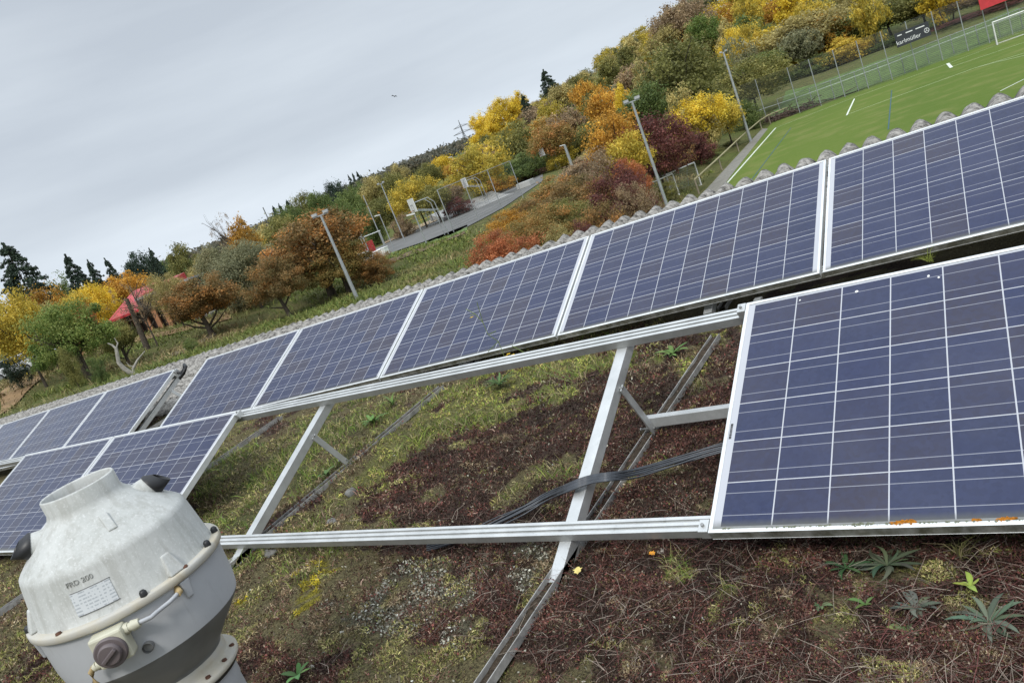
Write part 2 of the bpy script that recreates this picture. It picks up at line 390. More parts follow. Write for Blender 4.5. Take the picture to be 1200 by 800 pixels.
terr = bpy.data.objects.new('meadow_ground', npmesh('meadow_ground', V, F, MEADOW, smooth=True)); COL.objects.link(terr); tag(terr, kind='structure')

def sheet(name, pts, mat, lift=0.05, sub=24, z=None, kind='structure', thick=0):
    """quad patch (left edge points, right edge points) draped over the ground"""
    A, B = pts; V = []; F = []; n = sub*(len(A)-1)
    for i in range(n+1):
        t = i/sub; k = min(int(t), len(A)-2); f = t-k
        a = A[k]*(1-f)+A[k+1]*f; b = B[k]*(1-f)+B[k+1]*f
        for j in range(9):
            p = a*(1-j/8)+b*j/8
            V.append((p[0], p[1], (z if z is not None else float(terrain(p[0], p[1])))+lift))
    for i in range(n):
        for j in range(8): F.append((i*9+j, i*9+j+1, (i+1)*9+j+1, (i+1)*9+j))
    o = bpy.data.objects.new(name, npmesh(name, V, F, mat, smooth=True)); COL.objects.link(o); tag(o, kind=kind); return o
# football field
m = NT('artificial_turf'); g = m.geo(); st = m.noise(0.05, 3, 0.5, vec=g, stretch=(1, 0.25, 1)); fn = m.noise(1.2, 6, 0.7, vec=g); pt = m.noise(0.35, 4, 0.6, vec=g)
c = m.ramp(st, [(0.35, (0.090, 0.140, 0.024)), (0.65, (0.125, 0.172, 0.032))])
c = m.mix(m.ramp(fn, [(0.4, 0.0), (0.75, 0.35)]), c, (0.15, 0.175, 0.05)); c = m.mix(m.ramp(pt, [(0.50, 0.0), (0.72, 0.6)]), c, (0.20, 0.20, 0.07))
m.P(base=c, rough=0.95, spec=0.1); m.bump(m.noise(40, 3, 0.7, vec=g), 0.4, 0.02); TURF = m.m
fm = MB()
fm.add([(p[0], p[1], FIELD_Z) for p in FP], [tuple(range(len(FP)))]); o = fm.build('sports_field', TURF); tag(o, kind='structure')
def strip(name, pxs, wd, mat, z=FIELD_Z, lift=0.006, kind='structure'):
    mb = MB(); P = [at_z(x, y, z) for x, y in pxs]
    for a, b in zip(P[:-1], P[1:]):
        d = b-a; d /= np.linalg.norm(d); s = np.array([-d[1], d[0], 0])*wd/2
        mb.add([a-s, b-s, b+s, a+s], [(0, 1, 2, 3)])
    mb.v = [(v[0], v[1], z+lift) for v in mb.v]
    o = mb.build(name, mat); tag(o, kind=kind); return o
LINE = simple('line_paint', (0.62, 0.66, 0.56), 0.8, 0, 0.12, 3)
YLINE = simple('worn_line_paint', (0.36, 0.42, 0.22), 0.8, 0, 0.2, 3); BLINE = simple('blue_line_paint', (0.03, 0.09, 0.12), 0.8, 0, 0.1, 3)
strip('goal_line_marking', [(842,226),(909,150)], 0.17, LINE)
strip('touchline_marking', [(909,150),(997,116),(1110,75),(1200,41)], 0.20, YLINE, lift=0.010)
strip('box_line_marking', [(992.3,134.5),(1142,80),(1215,58)], 0.20, YLINE)
strip('box_side_marking', [(1001.3,116),(992.3,135.3)], 0.17, LINE, lift=0.014)
strip('goal_area_marking', [(1115,78.5),(1200,50),(1215,45)], 0.2, YLINE)
strip('goal_area_side_marking', [(1110.5,74.5),(1115,79.5)], 0.3, LINE, lift=0.014)
strip('arc_marking', [(1142,80),(1170,72.5),(1215,62)], 0.15, YLINE, lift=0.010)
strip('near_box_marking', [(1172,107),(1200,93)], 0.13, LINE)
strip('youth_field_marking', [(1045,106),(1041,152)], 0.09, BLINE, lift=0.012)
strip('youth_goal_marking', [(927,150),(880,212)], 0.08, BLINE, lift=0.012)
gravel = simple('pale_gravel', (0.20, 0.19, 0.16), 0.95, 0, 0.25, 3)
sheet('gravel_path', ([fz(822,228), fz(846,202), fz(893,151)], [fz(841,227), fz(862,199), fz(900,151)]), gravel, 0.006, z=FIELD_Z+0.004)
# asphalt court
m = NT('court_asphalt'); g = m.geo(); c = m.ramp(m.noise(0.5, 6, 0.65, vec=g), [(0.3, (0.105, 0.105, 0.10)), (0.7, (0.165, 0.163, 0.155))])
m.P(base=c, rough=0.9); ASPH = m.m
cz = lambda x, y: at_z(x, y, COURT_Z)
mb = MB(); mb.add([(p[0], p[1], COURT_Z) for p in CP], [tuple(range(len(CP)))]); tag(mb.build('asphalt_court', ASPH), kind='structure')
sand = simple('sand', (0.36, 0.28, 0.18), 0.95, 0, 0.15, 4)
sheet('sand_pit', ([cz(450,286.5), cz(515,257.5)], [cz(448,281), cz(512,254)]), sand, 0.02, z=COURT_Z+0.06)
MOWN = simple('dry_mown_grass', (0.24, 0.15, 0.07), 0.95, 0, 0.35, 0.9); 
LAWN = simple('lawn', (0.095, 0.150, 0.034), 0.95, 0, 0.3, 0.8)
og = on_ground
sheet('mown_strip', ([og(0,462), og(40,440), og(62,425)], [og(0,488), og(30,462), og(55,440)]), MOWN, 0.07)
sheet('brown_footpath', ([og(150,400), og(200,388), og(268,368)], [og(150,404), og(200,393), og(272,374)]), MOWN, 0.07)
sheet('worn_track', ([og(455,305.5), og(500,289), og(545,271)], [og(455,310.5), og(500,294), og(545,274.5)]), simple('bare_soil', (0.13, 0.085, 0.05), 0.95, 0, 0.3, 2), 0.07)
sheet('lawn_strip', ([og(452,299), og(500,283), og(548,264)], [og(452,305), og(500,289), og(548,270.5)]), LAWN, 0.06)
sheet('trodden_path', ([og(200,416), og(228,403), og(252,391)], [og(202,419), og(230,406), og(254,393)]), simple('trodden_earth', (0.16, 0.13, 0.09), 0.95, 0, 0.2, 2), 0.07)

# ------------------------------------------------------------------ the green roof
TILT = math.radians(25.2257)
U = np.array([0, math.cos(TILT), math.sin(TILT)]); N = np.array([0, -math.sin(TILT), math.cos(TILT)])
def tf(x, u, n, off=(0, 0, 0)): return np.array([x, 0, 0])+U*u+N*n
def roof0(x, y):
    x = np.asarray(x, float); y = np.asarray(y, float)
    k = np.clip((-0.6-x)/2, 0, 1); k = k*k*(3-2*k)
    z = -0.155+0.055*(y+0.2)+0.03*k*np.clip(1-(y-1.0)/1.0, 0, 1)
    return z+0.012*np.minimum(x+5, 0)
def roof(x, y): return roof0(x, y)+(fbm(x*1.9+3, y*1.9, 4)-0.5)*0.055+(fbm(x*11, y*11+9, 3)-0.5)*0.022
def roof_px(px, py, z=0.0):
    r = ray(px, py); nn = np.array([0, -0.055, 1.0]); return CAMPOS+r*((-0.144+z)-CAMPOS@nn)/(r@nn)
# vegetation zones, outlined on the roof
RP = lambda pts: [tuple(roof_px(x, y)[:2]) for x, y in pts]
Z_BROWN = RP([(425,690),(455,640),(410,610),(450,560),(560,500),(640,450),(720,425),(800,420),(860,385),(1000,380),(1500,420),(1500,1100),(560,1100),(585,760),(540,700),(470,690)])
Z_GRASS = RP([(225,590),(245,545),(300,515),(370,495),(430,470),(500,450),(470,500),(400,545),(330,580),(300,625),(240,640)])
Z_LICHEN = RP([(380,700),(470,680),(530,690),(590,620),(620,640),(600,700),(590,780),(540,800),(500,770),(420,740)])
Z_YELLOW = RP([(310,690),(335,677),(395,672),(400,690),(350,712),(315,715)])
Z_MOSSY = RP([(400,600),(500,545),(600,500),(700,455),(820,420),(860,380),(700,400),(560,440),(430,500),(390,560)])
def zone(x, y):   # 0 moss mix, 1 brown sedum, 2 grass, 3 lichen, 4 yellow
    jx = (fbm(x*4, y*4, 5)-0.5)*0.75; jy = (fbm(x*4+50, y*4+9, 5)-0.5)*0.75
    xx, yy = x+jx, y+jy; z = np.zeros(np.shape(xx), int)
    z[inpoly(xx, yy, Z_BROWN)] = 1; z[inpoly(xx, yy, Z_MOSSY)] = 5; z[inpoly(xx, yy, Z_GRASS)] = 2
    z[inpoly(xx, yy, Z_LICHEN) & (fbm(x*9, y*9, 3) > 0.47)] = 3; z[inpoly(x+jx*0.9, y+jy*0.9, Z_YELLOW) & (fbm(x*22, y*22, 3) > 0.47)] = 4
    z[(z == 0) & (fbm(x*1.5+7, y*1.5+2, 3) > 0.60)] = 1
    z[(z == 5) & (fbm(x*5+17, y*5+2, 4) > 0.57)] = 1; z[(z == 2) & (fbm(x*4+27, y*4+12, 4) > 0.58)] = 0; z[(z == 1) & (fbm(x*6+3, y*6+41, 4) > 0.64)] = 0
    return z
GC = {0: (0.115, 0.098, 0.050), 1: (0.060, 0.040, 0.030), 2: (0.080, 0.080, 0.034), 3: (0.10, 0.092, 0.06), 4: (0.15, 0.13, 0.02), 5: (0.12, 0.115, 0.045)}
def roofgrid(x0, x1, y0, y1, st):
    nx = int((x1-x0)/st)+1; ny = int((y1-y0)/st)+1
    gx, gy = np.meshgrid(np.linspace(x0, x1, nx), np.linspace(y0, y1, ny), indexing='ij')
    z = roof(gx, gy); zn = zone(gx.ravel(), gy.ravel()); col = np.array([GC[k] for k in range(6)])[zn]
    col = col*(0.65+0.8*fbm(gx.ravel()*30, gy.ravel()*30, 3))[:, None]
    V = np.stack([gx, gy, z], -1).reshape(-1, 3); a, b = np.meshgrid(np.arange(nx-1), np.arange(ny-1), indexing='ij')
    F = np.stack([a*ny+b, (a+1)*ny+b, (a+1)*ny+b+1, a*ny+b+1], -1).reshape(-1, 4); return V, F, col
m = NT('roof_soil'); at_ = m.n('ShaderNodeAttribute', attribute_name='tint'); g = m.geo()
nz = m.noise(120, 5, 0.7, vec=g); c = m.mix(1.0, at_.outputs['Color'], m.ramp(nz, [(0.36, 0.35), (0.66, 1.9)]), 'MULTIPLY')
m.P(base=c, rough=0.95, spec=0.15); m.bump(nz, 0.9, 0.02); SOIL = m.m
Vr, Fr, Cr = roofgrid(-9.0, 3.4, -1.9, 2.75, 0.022)
o = bpy.data.objects.new('roof_soil', npmesh('roof_soil', Vr, Fr, SOIL, Cr, True)); COL.objects.link(o); tag(o, kind='structure')
Vr, Fr, Cr = roofgrid(-26.0, 13, -7, 4.9, 0.25); Vr[:, 2] -= 0.09
o = bpy.data.objects.new('flat_roof', npmesh('flat_roof', Vr, Fr, SOIL, Cr, True)); COL.objects.link(o); tag(o, kind='structure')
bw = thing('roof_building', 'low pale rendered building carrying the planted roof and its solar panels', 'building', (-6.5, -1, -4))
mb = MB(); mb.box(-26, 13, -7, 4.75, -9, -0.62); mb.build('wall', simple('pale_render', (0.42, 0.40, 0.36), 0.9, 0, 0.12, 2), bw)
# corrugated fibre cement strip along the eave
m = NT('lichened_fibre_cement'); g = m.geo(); nz = m.noise(20, 7, 0.75, vec=g); n2 = m.noise(70, 5, 0.75, vec=g)
c = m.ramp(nz, [(0.36, (0.035, 0.032, 0.028)), (0.44, (0.17, 0.16, 0.145)), (0.54, (0.34, 0.32, 0.29)), (0.68, (0.50, 0.475, 0.43))])
c = m.mix(m.ramp(n2, [(0.54, 0.0), (0.72, 0.6)]), c, (0.07, 0.064, 0.052)); m.P(base=c, rough=0.95, spec=0.15); m.bump(n2, 0.7, 0.01); FC = m.m
def corr(x0, x1, y0, y1, lift, seed):
    pitch = 0.177; k = 14; nx = int((x1-x0)/pitch*k); ny = 16
    xs = np.linspace(x0, x1, nx); ys = np.linspace(y0, y1, ny); gx, gy = np.meshgrid(xs, ys, indexing='ij')
    z = 0.318+0.0125*np.minimum(gx, 2)-0.115*(5-gy)+lift+0.082*(0.5+0.5*np.cos(2*PI*gx/pitch))**0.46-0.047+(fbm(gx*9+seed, gy*9, 3)-0.5)*0.022+(fbm(gx*40+seed, gy*30, 2)-0.5)*0.010
    gy = gy+(gy > y1-0.01)*(fbm(gx*12, gx*0+seed, 2)-0.5)*0.07
    top = np.stack([gx, gy, z], -1).reshape(-1, 3); bot = top-np.array([0, 0, 0.010]); V = np.concatenate([top, bot]); M_ = nx*ny
    a, b = np.meshgrid(np.arange(nx-1), np.arange(ny-1), indexing='ij')
    F = np.stack([a*ny+b, (a+1)*ny+b, (a+1)*ny+b+1, a*ny+b+1], -1).reshape(-1, 4)
    e = np.arange(nx-1); l = ny-1
    E1 = np.stack([e*ny+l, (e+1)*ny+l, M_+(e+1)*ny+l, M_+e*ny+l], -1); E2 = np.stack([e*ny, M_+e*ny, M_+(e+1)*ny, (e+1)*ny], -1)
    return V, np.concatenate([F, F[:, ::-1]+M_, E1, E2])
eave = thing('corrugated_eave', 'grey lichen covered corrugated fibre cement sheets along the far edge of the roof', 'roof sheets', (-6, 4, 0.2))
for i, (y0, y1, lf) in enumerate([(2.75, 4.05, 0.0), (3.98, 5.0, 0.014)]):
    V, F = corr(-26, 12, y0, y1, lf, i*5.3); me = npmesh('sheet', V-np.array([-6, 4, 0.2]), F, FC, smooth=True)
    o = bpy.data.objects.new('corrugated_sheet', me); COL.objects.link(o); o.parent = eave

# ------------------------------------------------------------------ solar panels
def rot_v(r):
    r = np.array(r); th = np.linalg.norm(r); k = r/th; K = np.array([[0,-k[2],k[1]],[k[2],0,-k[0]],[-k[1],k[0],0]])
    return np.eye(3)+math.sin(th)*K+(1-math.cos(th))*K@K
W = np.stack([np.array([1.,0,0]), U, N], 1)
WB = W@rot_v([0.0121, -0.0085, 0.0176]); OB = W@np.array([0, 0, -0.8109])
def fmat(Wm, org):
    Mx = Matrix.Identity(4)
    for i in range(3):
        for j in range(3): Mx[i][j] = Wm[i][j]
        Mx[i][3] = org[i]
    return Mx
def make_panel():
    r = thing('solar_panel', 'x', 'solar panel')
    x0, x1, y0, y1, h = -0.035, 1.615, -0.020, 0.968, 0.036; rim = 0.013
    f = MB(); f.box(x0, x1, y0, y0+rim, -h, 0.0); f.box(x0, x1, y1-rim, y1, -h, 0.0)
    f.box(x0, x0+rim, y0+rim, y1-rim, -h, 0.0); f.box(x1-rim, x1, y0+rim, y1-rim, -h, 0.0)
    # lower flange of the frame profile and a raised lip along the bottom edge
    f.box(x0+0.002, x1-0.002, y0-0.002, y0-0.0002, -h+0.001, -h+0.003)
    f.build('frame', FRAME, r, False, bevel=0.0012)
    g_ = MB(); g_.add([(x0+rim, y0+rim, -0.0022), (x1-rim, y0+rim, -0.0022), (x1-rim, y1-rim, -0.0022), (x0+rim, y1-rim, -0.0022)], [(0, 1, 2, 3)])
    g_.build('cell_sheet', CELLS, r, False)
    b_ = MB(); b_.add([(x0+rim, y0+rim, -0.009), (x1-rim, y0+rim, -0.009), (x1-rim, y1-rim, -0.009), (x0+rim, y1-rim, -0.009)], [(3, 2, 1, 0)]); b_.build('backsheet', WHITE, r, False)
    return r
proto = make_panel()
GF = 'solar panels in the front row'; GB = 'solar panels in the back row'
def clamp_bits(root, side):
    for y in (0.004, 0.945):
        x = -0.052 if side < 0 else 1.632
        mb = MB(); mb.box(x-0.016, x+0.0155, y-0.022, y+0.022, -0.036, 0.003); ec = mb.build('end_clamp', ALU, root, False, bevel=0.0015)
        mb = MB(); mb.lathe([(0.0, 0.008), (0.006, 0.008), (0.006, 0.0)], 6, (x-0.002*(1 if side < 0 else -1), y, 0.003), smooth=False); mb.build('clamp_bolt', STEEL, ec, False)
front = [(0, 'big near solar panel with orange lichen along its lower edge, nearest to the camera'),
         (1.667, 'solar panel of the near row right of the lichened panel, mostly out of the picture'),
         (-5.035, 'front row panel with the bare rails on its right, behind the grey fan'),
         (-6.702, 'front row panel at the left picture edge behind the top of the grey fan')]
first = True
for x, lb in front:
    r = proto if first else dup(proto); first = False
    r['label'] = lb; r['group'] = GF; r.matrix_world = fmat(W, W@np.array([x, 0, 0 if x > -2 else -0.006]))
    if x == 0: near_panel = r
    if x == -5.035: left_panel = r
back = [(-0.039+0.0085+0.035+1.667*k, k) for k in (1, 0, -1, -2, -3, -4)]
bl = ['back row panel furthest right, nearly all outside the picture', 'back row panel above the lichened near panel, right of the wide black gap',
      'back row panel left of the wide black gap, in front of the bare goal posts', 'back row panel with the thin yellow flower stem standing before it',
      'back row panel just right of the tall lamp post foot, above the bare rails', 'back row panel at the left end of the long table, beside the open corrugated gap']
bl2 = ['back row panel with bare frame side, first left of the open corrugated gap', 'second back row panel left of the open corrugated gap',
       'third back row panel left of the open corrugated gap, cut by the picture edge', 'fourth back row panel left of the open gap, mostly outside the picture edge']
XB = []
for (x, k), lb in zip(back, bl):
    r = dup(proto, lb); r['group'] = GB; r.matrix_world = fmat(WB, WB@np.array([x, 1.9885, 0])+OB); XB.append(r)
for i, lb in enumerate(bl2):
    r = dup(proto, lb); r['group'] = GB; r.matrix_world = fmat(WB, WB@np.array([-7.359-1.615-1.667*i, 1.9885, 0])+OB)
    if i == 0: gap_panel = r
clamp_bits(near_panel, -1); clamp_bits(left_panel, 1); clamp_bits(gap_panel, 1)
# lichen and droppings on the near panel
LICH = simple('orange_lichen', (0.42, 0.16, 0.02), 0.95, 0, 0.45, 120, 0.1, 0.6); GLICH = simple('grey_lichen', (0.20, 0.21, 0.15), 0.95, 0, 0.4, 120, 0.1, 0.6)
def blobs(parent, name, mat, spots, lf=-0.001):
    for (x, y, rx, ry, cnt) in spots:
        mb = MB()
        for _ in range(cnt):
            a = random.gauss(0, 0.5)*rx; b = random.gauss(0, 0.45)*ry; r = random.uniform(0.0022, 0.0055); cx, cy = x+a, y+b; k = 7; vs = []
            for j in range(k):
                t = 2*PI*j/k; q = r*random.uniform(0.7, 1.25); vs.append((cx+q*math.cos(t), cy+q*math.sin(t), lf))
            vs.append((cx, cy, lf+r*0.55)); mb.add(vs, [(j, (j+1) % k, k) for j in range(k)], True)
        o_ = mb.build(name, mat, parent, False)
        if name == 'grey_lichen': o_['kind'] = 'stuff'
blobs(near_panel, 'lichen_patch', LICH, [(0.512, -0.003, 0.030, 0.006, 70), (0.485, -0.008, 0.02, 0.004, 15), (0.675, -0.004, 0.010, 0.004, 12), (0.735, -0.004, 0.014, 0.005, 28), (0.755, -0.003, 0.008, 0.003, 8)])
blobs(near_panel, 'grey_lichen', GLICH, [(0.405, -0.007, 0.03, 0.005, 40), (0.2, -0.008, 0.10, 0.002, 30), (0.45, -0.008, 0.3, 0.002, 60), (0.8, -0.008, 0.2, 0.002, 30), (0.03, -0.008, 0.03, 0.002, 10)])
blobs(near_panel, 'bird_dropping', WHITE, [(0.366, 0.91, 0.002, 0.006, 4), (0.62, 0.90, 0.003, 0.003, 2), (0.59, 0.915, 0.002, 0.002, 1), (0.17, 0.925, 0.001, 0.001, 1)])
# serial number sticker: a small barcode
mb = MB(); y = 0.33
for i in range(17):
    w_ = random.choice([0.0012, 0.002, 0.003]); mb.box(-0.018, -0.010, y, y+w_, -0.0021, -0.0012); y += w_+random.choice([0.0012, 0.002])
mb.build('barcode_sticker', BLACK, near_panel, False)

# ------------------------------------------------------------------ racks (rails and triangle frames)
RAILP = [(0,0),(0.052,0),(0.052,-0.009),(0.048,-0.009),(0.048,-0.014),(0.052,-0.014),(0.052,-0.040),(0,-0.040),(0,-0.022),(0.006,-0.022),(0.006,-0.010),(0,-0.010)]
RAILP = [(0,0),(0.013,0),(0.013,-0.008),(0.022,-0.008),(0.022,0),(0.034,0),(0.034,-0.008),(0.043,-0.008),(0.043,0),(0.055,0),(0.055,-0.040),(0,-0.040)]
def rail(root, x0, x1, u0, Wm, O, n0=-0.037):
    mb = MB(); mb.prism([(a+u0, b+n0) for a, b in RAILP], x0, x1, lambda t, p, q: Wm@np.array([t, p, q])+O)
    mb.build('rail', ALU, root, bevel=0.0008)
def channel(mb, a, b, w_=0.045, h=0.030, t=0.003):
    """U profile lying on the ground from a to b"""
    a = np.array(a, float); b = np.array(b, float); d = b-a; d /= np.linalg.norm(d); s = np.cross(d, (0, 0, 1)); s /= np.linalg.norm(s); up = np.cross(s, d)
    for o_ in (-w_/2, w_/2-t):
        p = [a+s*o_, a+s*(o_+t), b+s*(o_+t), b+s*o_]; mb.hexa([*p, *[q+up*h for q in p]])
    p = [a+s*(-w_/2+t), a+s*(w_/2-t), b+s*(w_/2-t), b+s*(-w_/2+t)]; mb.hexa([*p, *[q+up*t for q in p]])
O0 = np.zeros(3)
rk = thing('mounting_rack', 'bare aluminium mounting rack between the near panel and the left panels', 'mounting rack', (-2, 0.4, -0.1))
rail(rk, -8.6, 3.3, 0.010, W, O0); rail(rk, -8.6, 3.3, 0.936, W, O0)
CHAN = simple('dull_grey_metal', (0.34, 0.33, 0.31), 0.6, 0.25, 0.35, 25)
DIRT = simple('trapped_soil', (0.065, 0.050, 0.036), 0.95, 0, 0.5, 60, 0.1, 0.8)
def triangle(root, x, Wm=W, O=O0, uf=-0.19, ut=0.99, zoff=0.0, back=False):
    g = lambda a, b, c: Wm@np.array([a, b, c])+O
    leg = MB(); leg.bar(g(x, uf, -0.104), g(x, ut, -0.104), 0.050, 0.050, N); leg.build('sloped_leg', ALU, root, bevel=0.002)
    pa = g(x+0.032, uf+0.925, -0.108); yb = pa[1]+0.135
    zb = float(roof0(x, yb))+0.055+zoff
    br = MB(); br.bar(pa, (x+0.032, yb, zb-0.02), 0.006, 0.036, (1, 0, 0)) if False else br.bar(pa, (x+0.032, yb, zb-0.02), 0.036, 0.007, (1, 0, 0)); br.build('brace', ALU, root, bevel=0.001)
    for P in (pa, np.array([x+0.032, yb, zb])):
        bo = MB(); bo.tube([P+np.array([-0.062, 0, 0]), P+np.array([-0.058, 0, 0]), P+np.array([-0.0579, 0, 0]), P+np.array([0.010, 0, 0])], [0.008, 0.008, 0.005, 0.005], 6); bo.build('bolt', STEEL, root)
    bs = MB(); y0 = g(x, uf, -0.12)[1]-(0.62 if not back else -0.12); y1 = y0+(2.6 if not back else 1.0)
    channel(bs, (x, y0, float(roof0(x, y0))+0.006+zoff), (x, y1, float(roof0(x, y1))+0.004+zoff), 0.050, 0.030, 0.0035); gcn = bs.build('ground_channel', CHAN, root)
    sf = MB(); a_ = np.array([x, y0+0.01, float(roof0(x, y0))+0.020+zoff]); b_ = np.array([x, y1-0.01, float(roof0(x, y1))+0.024+zoff]); ln = 60; vs = []; fs = []
    for q in range(ln+1):
        c_ = a_+(b_-a_)*q/ln; j_ = (float(vnoise(q*.7+x*9, x*3))-.5)*0.014
        vs += [c_+np.array([-0.0214, 0, j_]), c_+np.array([0, 0, j_*1.5+0.004]), c_+np.array([0.0214, 0, j_])]
    for q in range(ln): fs += [(3*q, 3*q+1, 3*q+4, 3*q+3), (3*q+1, 3*q+2, 3*q+5, 3*q+4)]
    sf.add(vs, fs, True); sf.build('trapped_soil', DIRT, gcn)
for x in (-0.615, -2.62, -4.45, -6.35, -8.2, 1.3, 3.1): triangle(rk, x)
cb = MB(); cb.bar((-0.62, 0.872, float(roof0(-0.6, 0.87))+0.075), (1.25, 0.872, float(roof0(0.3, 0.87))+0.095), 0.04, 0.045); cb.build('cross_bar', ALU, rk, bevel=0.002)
for i, (x, u_) in enumerate([(-0.36, 0.038), (-0.62, 0.036), (-1.15, 0.038), (-2.05, 0.037), (-0.30, 0.966), (-1.55, 0.964)]):
    c_ = W@np.array([x, u_, -0.041]); mb = MB(); mb.bar(c_-np.array([0.011, 0, 0]), c_+np.array([0.011, 0, 0]), 0.009, 0.006, N); mb.build('slot_nut', STEEL if i % 2 else RUST, rk)
rb = thing('mounting_rack', 'shadowed aluminium mounting rack under the back row of panels', 'mounting rack', (-3, 2.5, 0))
rail(rb, -6.75, 3.3, 1.9885+0.02, WB, OB); rail(rb, -6.75, 3.3, 1.9885+0.90, WB, OB)
for x in (1.2, -0.7, -2.6, -4.5, -6.3):
    triangle(rb, x, WB, OB, 1.95, 2.96, back=True)
    p = WB@np.array([x+0.3, 1.9885, -0.08])+OB
    mb = MB(); mb.bar(p+np.array([0, -0.03, 0]), (p[0], p[1]-0.03, float(roof0(p[0], p[1]))-0.02), 0.04, 0.04, (0, 1, 0)); mb.build('post', ALU, rb)
rl = thing('mounting_rack', 'aluminium mounting rack under the far left back panels beside the open gap', 'mounting rack', (-10, 2.5, 0))
rail(rl, -15.8, -7.34, 1.9885+0.02, WB, OB); rail(rl, -15.8, -7.34, 1.9885+0.90, WB, OB)
for x in (-7.40, -9.4, -11.4, -13.4): triangle(rl, x, WB, OB, 1.80, 2.97, back=True)
# loose black cable coil end at the corner of that rack
mb = MB(); p0 = WB@np.array([-7.34, 2.93, -0.03])+OB
mb.tube([p0, p0+np.array([0.05, 0.02, -0.03]), p0+np.array([0.10, 0.05, 0.01]), p0+np.array([0.14, 0.04, 0.05]), p0+np.array([0.19, 0.02, 0.03]), p0+np.array([0.17, -0.03, -0.03]), p0+np.array([0.07, -0.04, -0.07])], 0.02, 8)
mb.build('rail_plug', BLACK, rl)

# ------------------------------------------------------------------ cable bundle
cbn = thing('cable_bundle', 'bundle of dark grey cables lying over the sedum and the sloped leg', 'cables', (-0.7, 0.5, -0.05))
for i in range(9):
    j = (i-4)
    pix = [(500,640,0.02), (548,628,0.02), (580,613,0.03), (612,597,0.05), (640,582,0.07), (668,570,0.155), (690,562,0.17), (715,558,0.16), (745,553,0.10), (790,541,0.07), (842,526,0.06), (900,515,0.05), (980,500,0.04)]
    pts = []
    for k, (x, y, h) in enumerate(pix):
        if 5 <= k <= 7:
            r_ = ray(x, y+j*1.15); t = ((-0.068+0.002*i)-CAMPOS@N)/(r_@N); p = CAMPOS+r_*t
        else:
            sp = 1.15+0.45*math.sin(k*1.3+i*2.1); p = roof_px(x, y+j*sp+random.uniform(-.5, .5), h+0.004*(i % 3))
        pts.append(p)
    # Catmull-Rom smoothing
    sm = []
    for k in range(len(pts)-1):
        a, b, c, d = pts[max(k-1, 0)], pts[k], pts[k+1], pts[min(k+2, len(pts)-1)]
        for s_ in range(6):
            t = s_/6; sm.append(0.5*((2*b)+(-a+c)*t+(2*a-5*b+4*c-d)*t*t+(-a+3*b-3*c+d)*t**3))
    mb = MB(); mb.tube(sm, 0.0034 if i % 3 else 0.0028, 7); mb.build('cable', CABLE, cbn)

# ------------------------------------------------------------------ roof fan
FX, FY = -1.184, -1.053; PH = math.atan2(CAMPOS[1]-FY, CAMPOS[0]-FX)
m = NT('weathered_plastic'); g = m.coord(); 
sp_ = m.ramp(m.noise(150, 4, 0.7, vec=g), [(0.55, 0.0), (0.68, 1.0)]); strk = m.ramp(m.noise(34, 6, 0.7, vec=g, stretch=(1, 1, 0.14)), [(0.47, 0.0), (0.60, 1.0)])
c = m.mix(m.math('MULTIPLY', strk, 0.42), m.ramp(m.noise(7, 6, 0.7, vec=g), [(0.35, (0.43, 0.44, 0.415)), (0.65, (0.55, 0.555, 0.53))]), (0.31, 0.305, 0.27))
c = m.mix(m.math('MULTIPLY', sp_, 0.5), c, (0.70, 0.70, 0.69)); m.P(base=c, rough=0.62, spec=0.35); m.bump(m.noise(300, 3, vec=g), 0.1, 0.002); PLU = m.m
m = NT('grey_plastic'); g = m.coord(); c = m.ramp(m.noise(5, 5, 0.6, vec=g), [(0.3, (0.40, 0.41, 0.425)), (0.7, (0.47, 0.48, 0.495))])
c = m.mix(m.ramp(m.noise(40, 4, 0.7, vec=g, stretch=(1, 1, 0.2)), [(0.62, 0.0), (0.8, 0.35)]), c, (0.2, 0.19, 0.17)); m.P(base=c, rough=0.42, spec=0.4); PLL = m.m
PLD = simple('dark_grey_plastic', (0.155, 0.155, 0.15), 0.5, 0, 0.2, 8)
m = NT('stained_flange'); g = m.coord(); c = m.ramp(m.noise(9, 5, 0.65, vec=g), [(0.35, (0.47, 0.46, 0.425)), (0.58, (0.50, 0.46, 0.37)), (0.78, (0.38, 0.30, 0.19))]); m.P(base=c, rough=0.7); FLG = m.m
CREAM = simple('cream_plastic', (0.55, 0.53, 0.41), 0.5, 0, 0.1, 20); TAUPE = simple('taupe_knob', (0.13, 0.105, 0.105), 0.5, 0, 0.15, 20)
YCAB = simple('yellowed_cable', (0.42, 0.31, 0.15), 0.6, 0, 0.15, 20)
fan = thing('roof_fan', 'weathered pale grey plastic roof extractor fan in the lower left corner', 'extractor fan', (FX, FY, -0.2))
C0 = (FX, FY, 0)
mb = MB()
mb.lathe([(0.084,0.79),(0.087,0.83),(0.0875,0.862),(0.090,0.866),(0.0935,0.862),(0.0935,0.825),(0.099,0.812),(0.109,0.803),(0.165,0.756),(0.205,0.720),(0.213,0.711),(0.216,0.700),(0.232,0.589),(0.236,0.581)], 96, C0)
mb.build('hood', PLU, fan)
mb = MB(); mb.lathe([(0.084,0.79),(0.082,0.62),(0.0,0.62)], 64, C0); mb.build('duct_inside', PLD, fan)
mb = MB(); mb.lathe([(0.232,0.584),(0.253,0.584),(0.256,0.580),(0.256,0.566),(0.252,0.562),(0.234,0.562)], 96, C0); mb.build('flange', FLG, fan)
mb = MB(); mb.lathe([(0.242,0.563),(0.243,0.55),(0.240,0.455),(0.235,0.422)], 96, C0); mb.build('lower_body', PLL, fan)
mb = MB(); mb.lathe([(0.2345,0.4222),(0.230,0.412),(0.140,0.312),(0.133,0.305),(0.133,0.298)], 96, C0); mb.build('bottom_cone', PLD, fan)
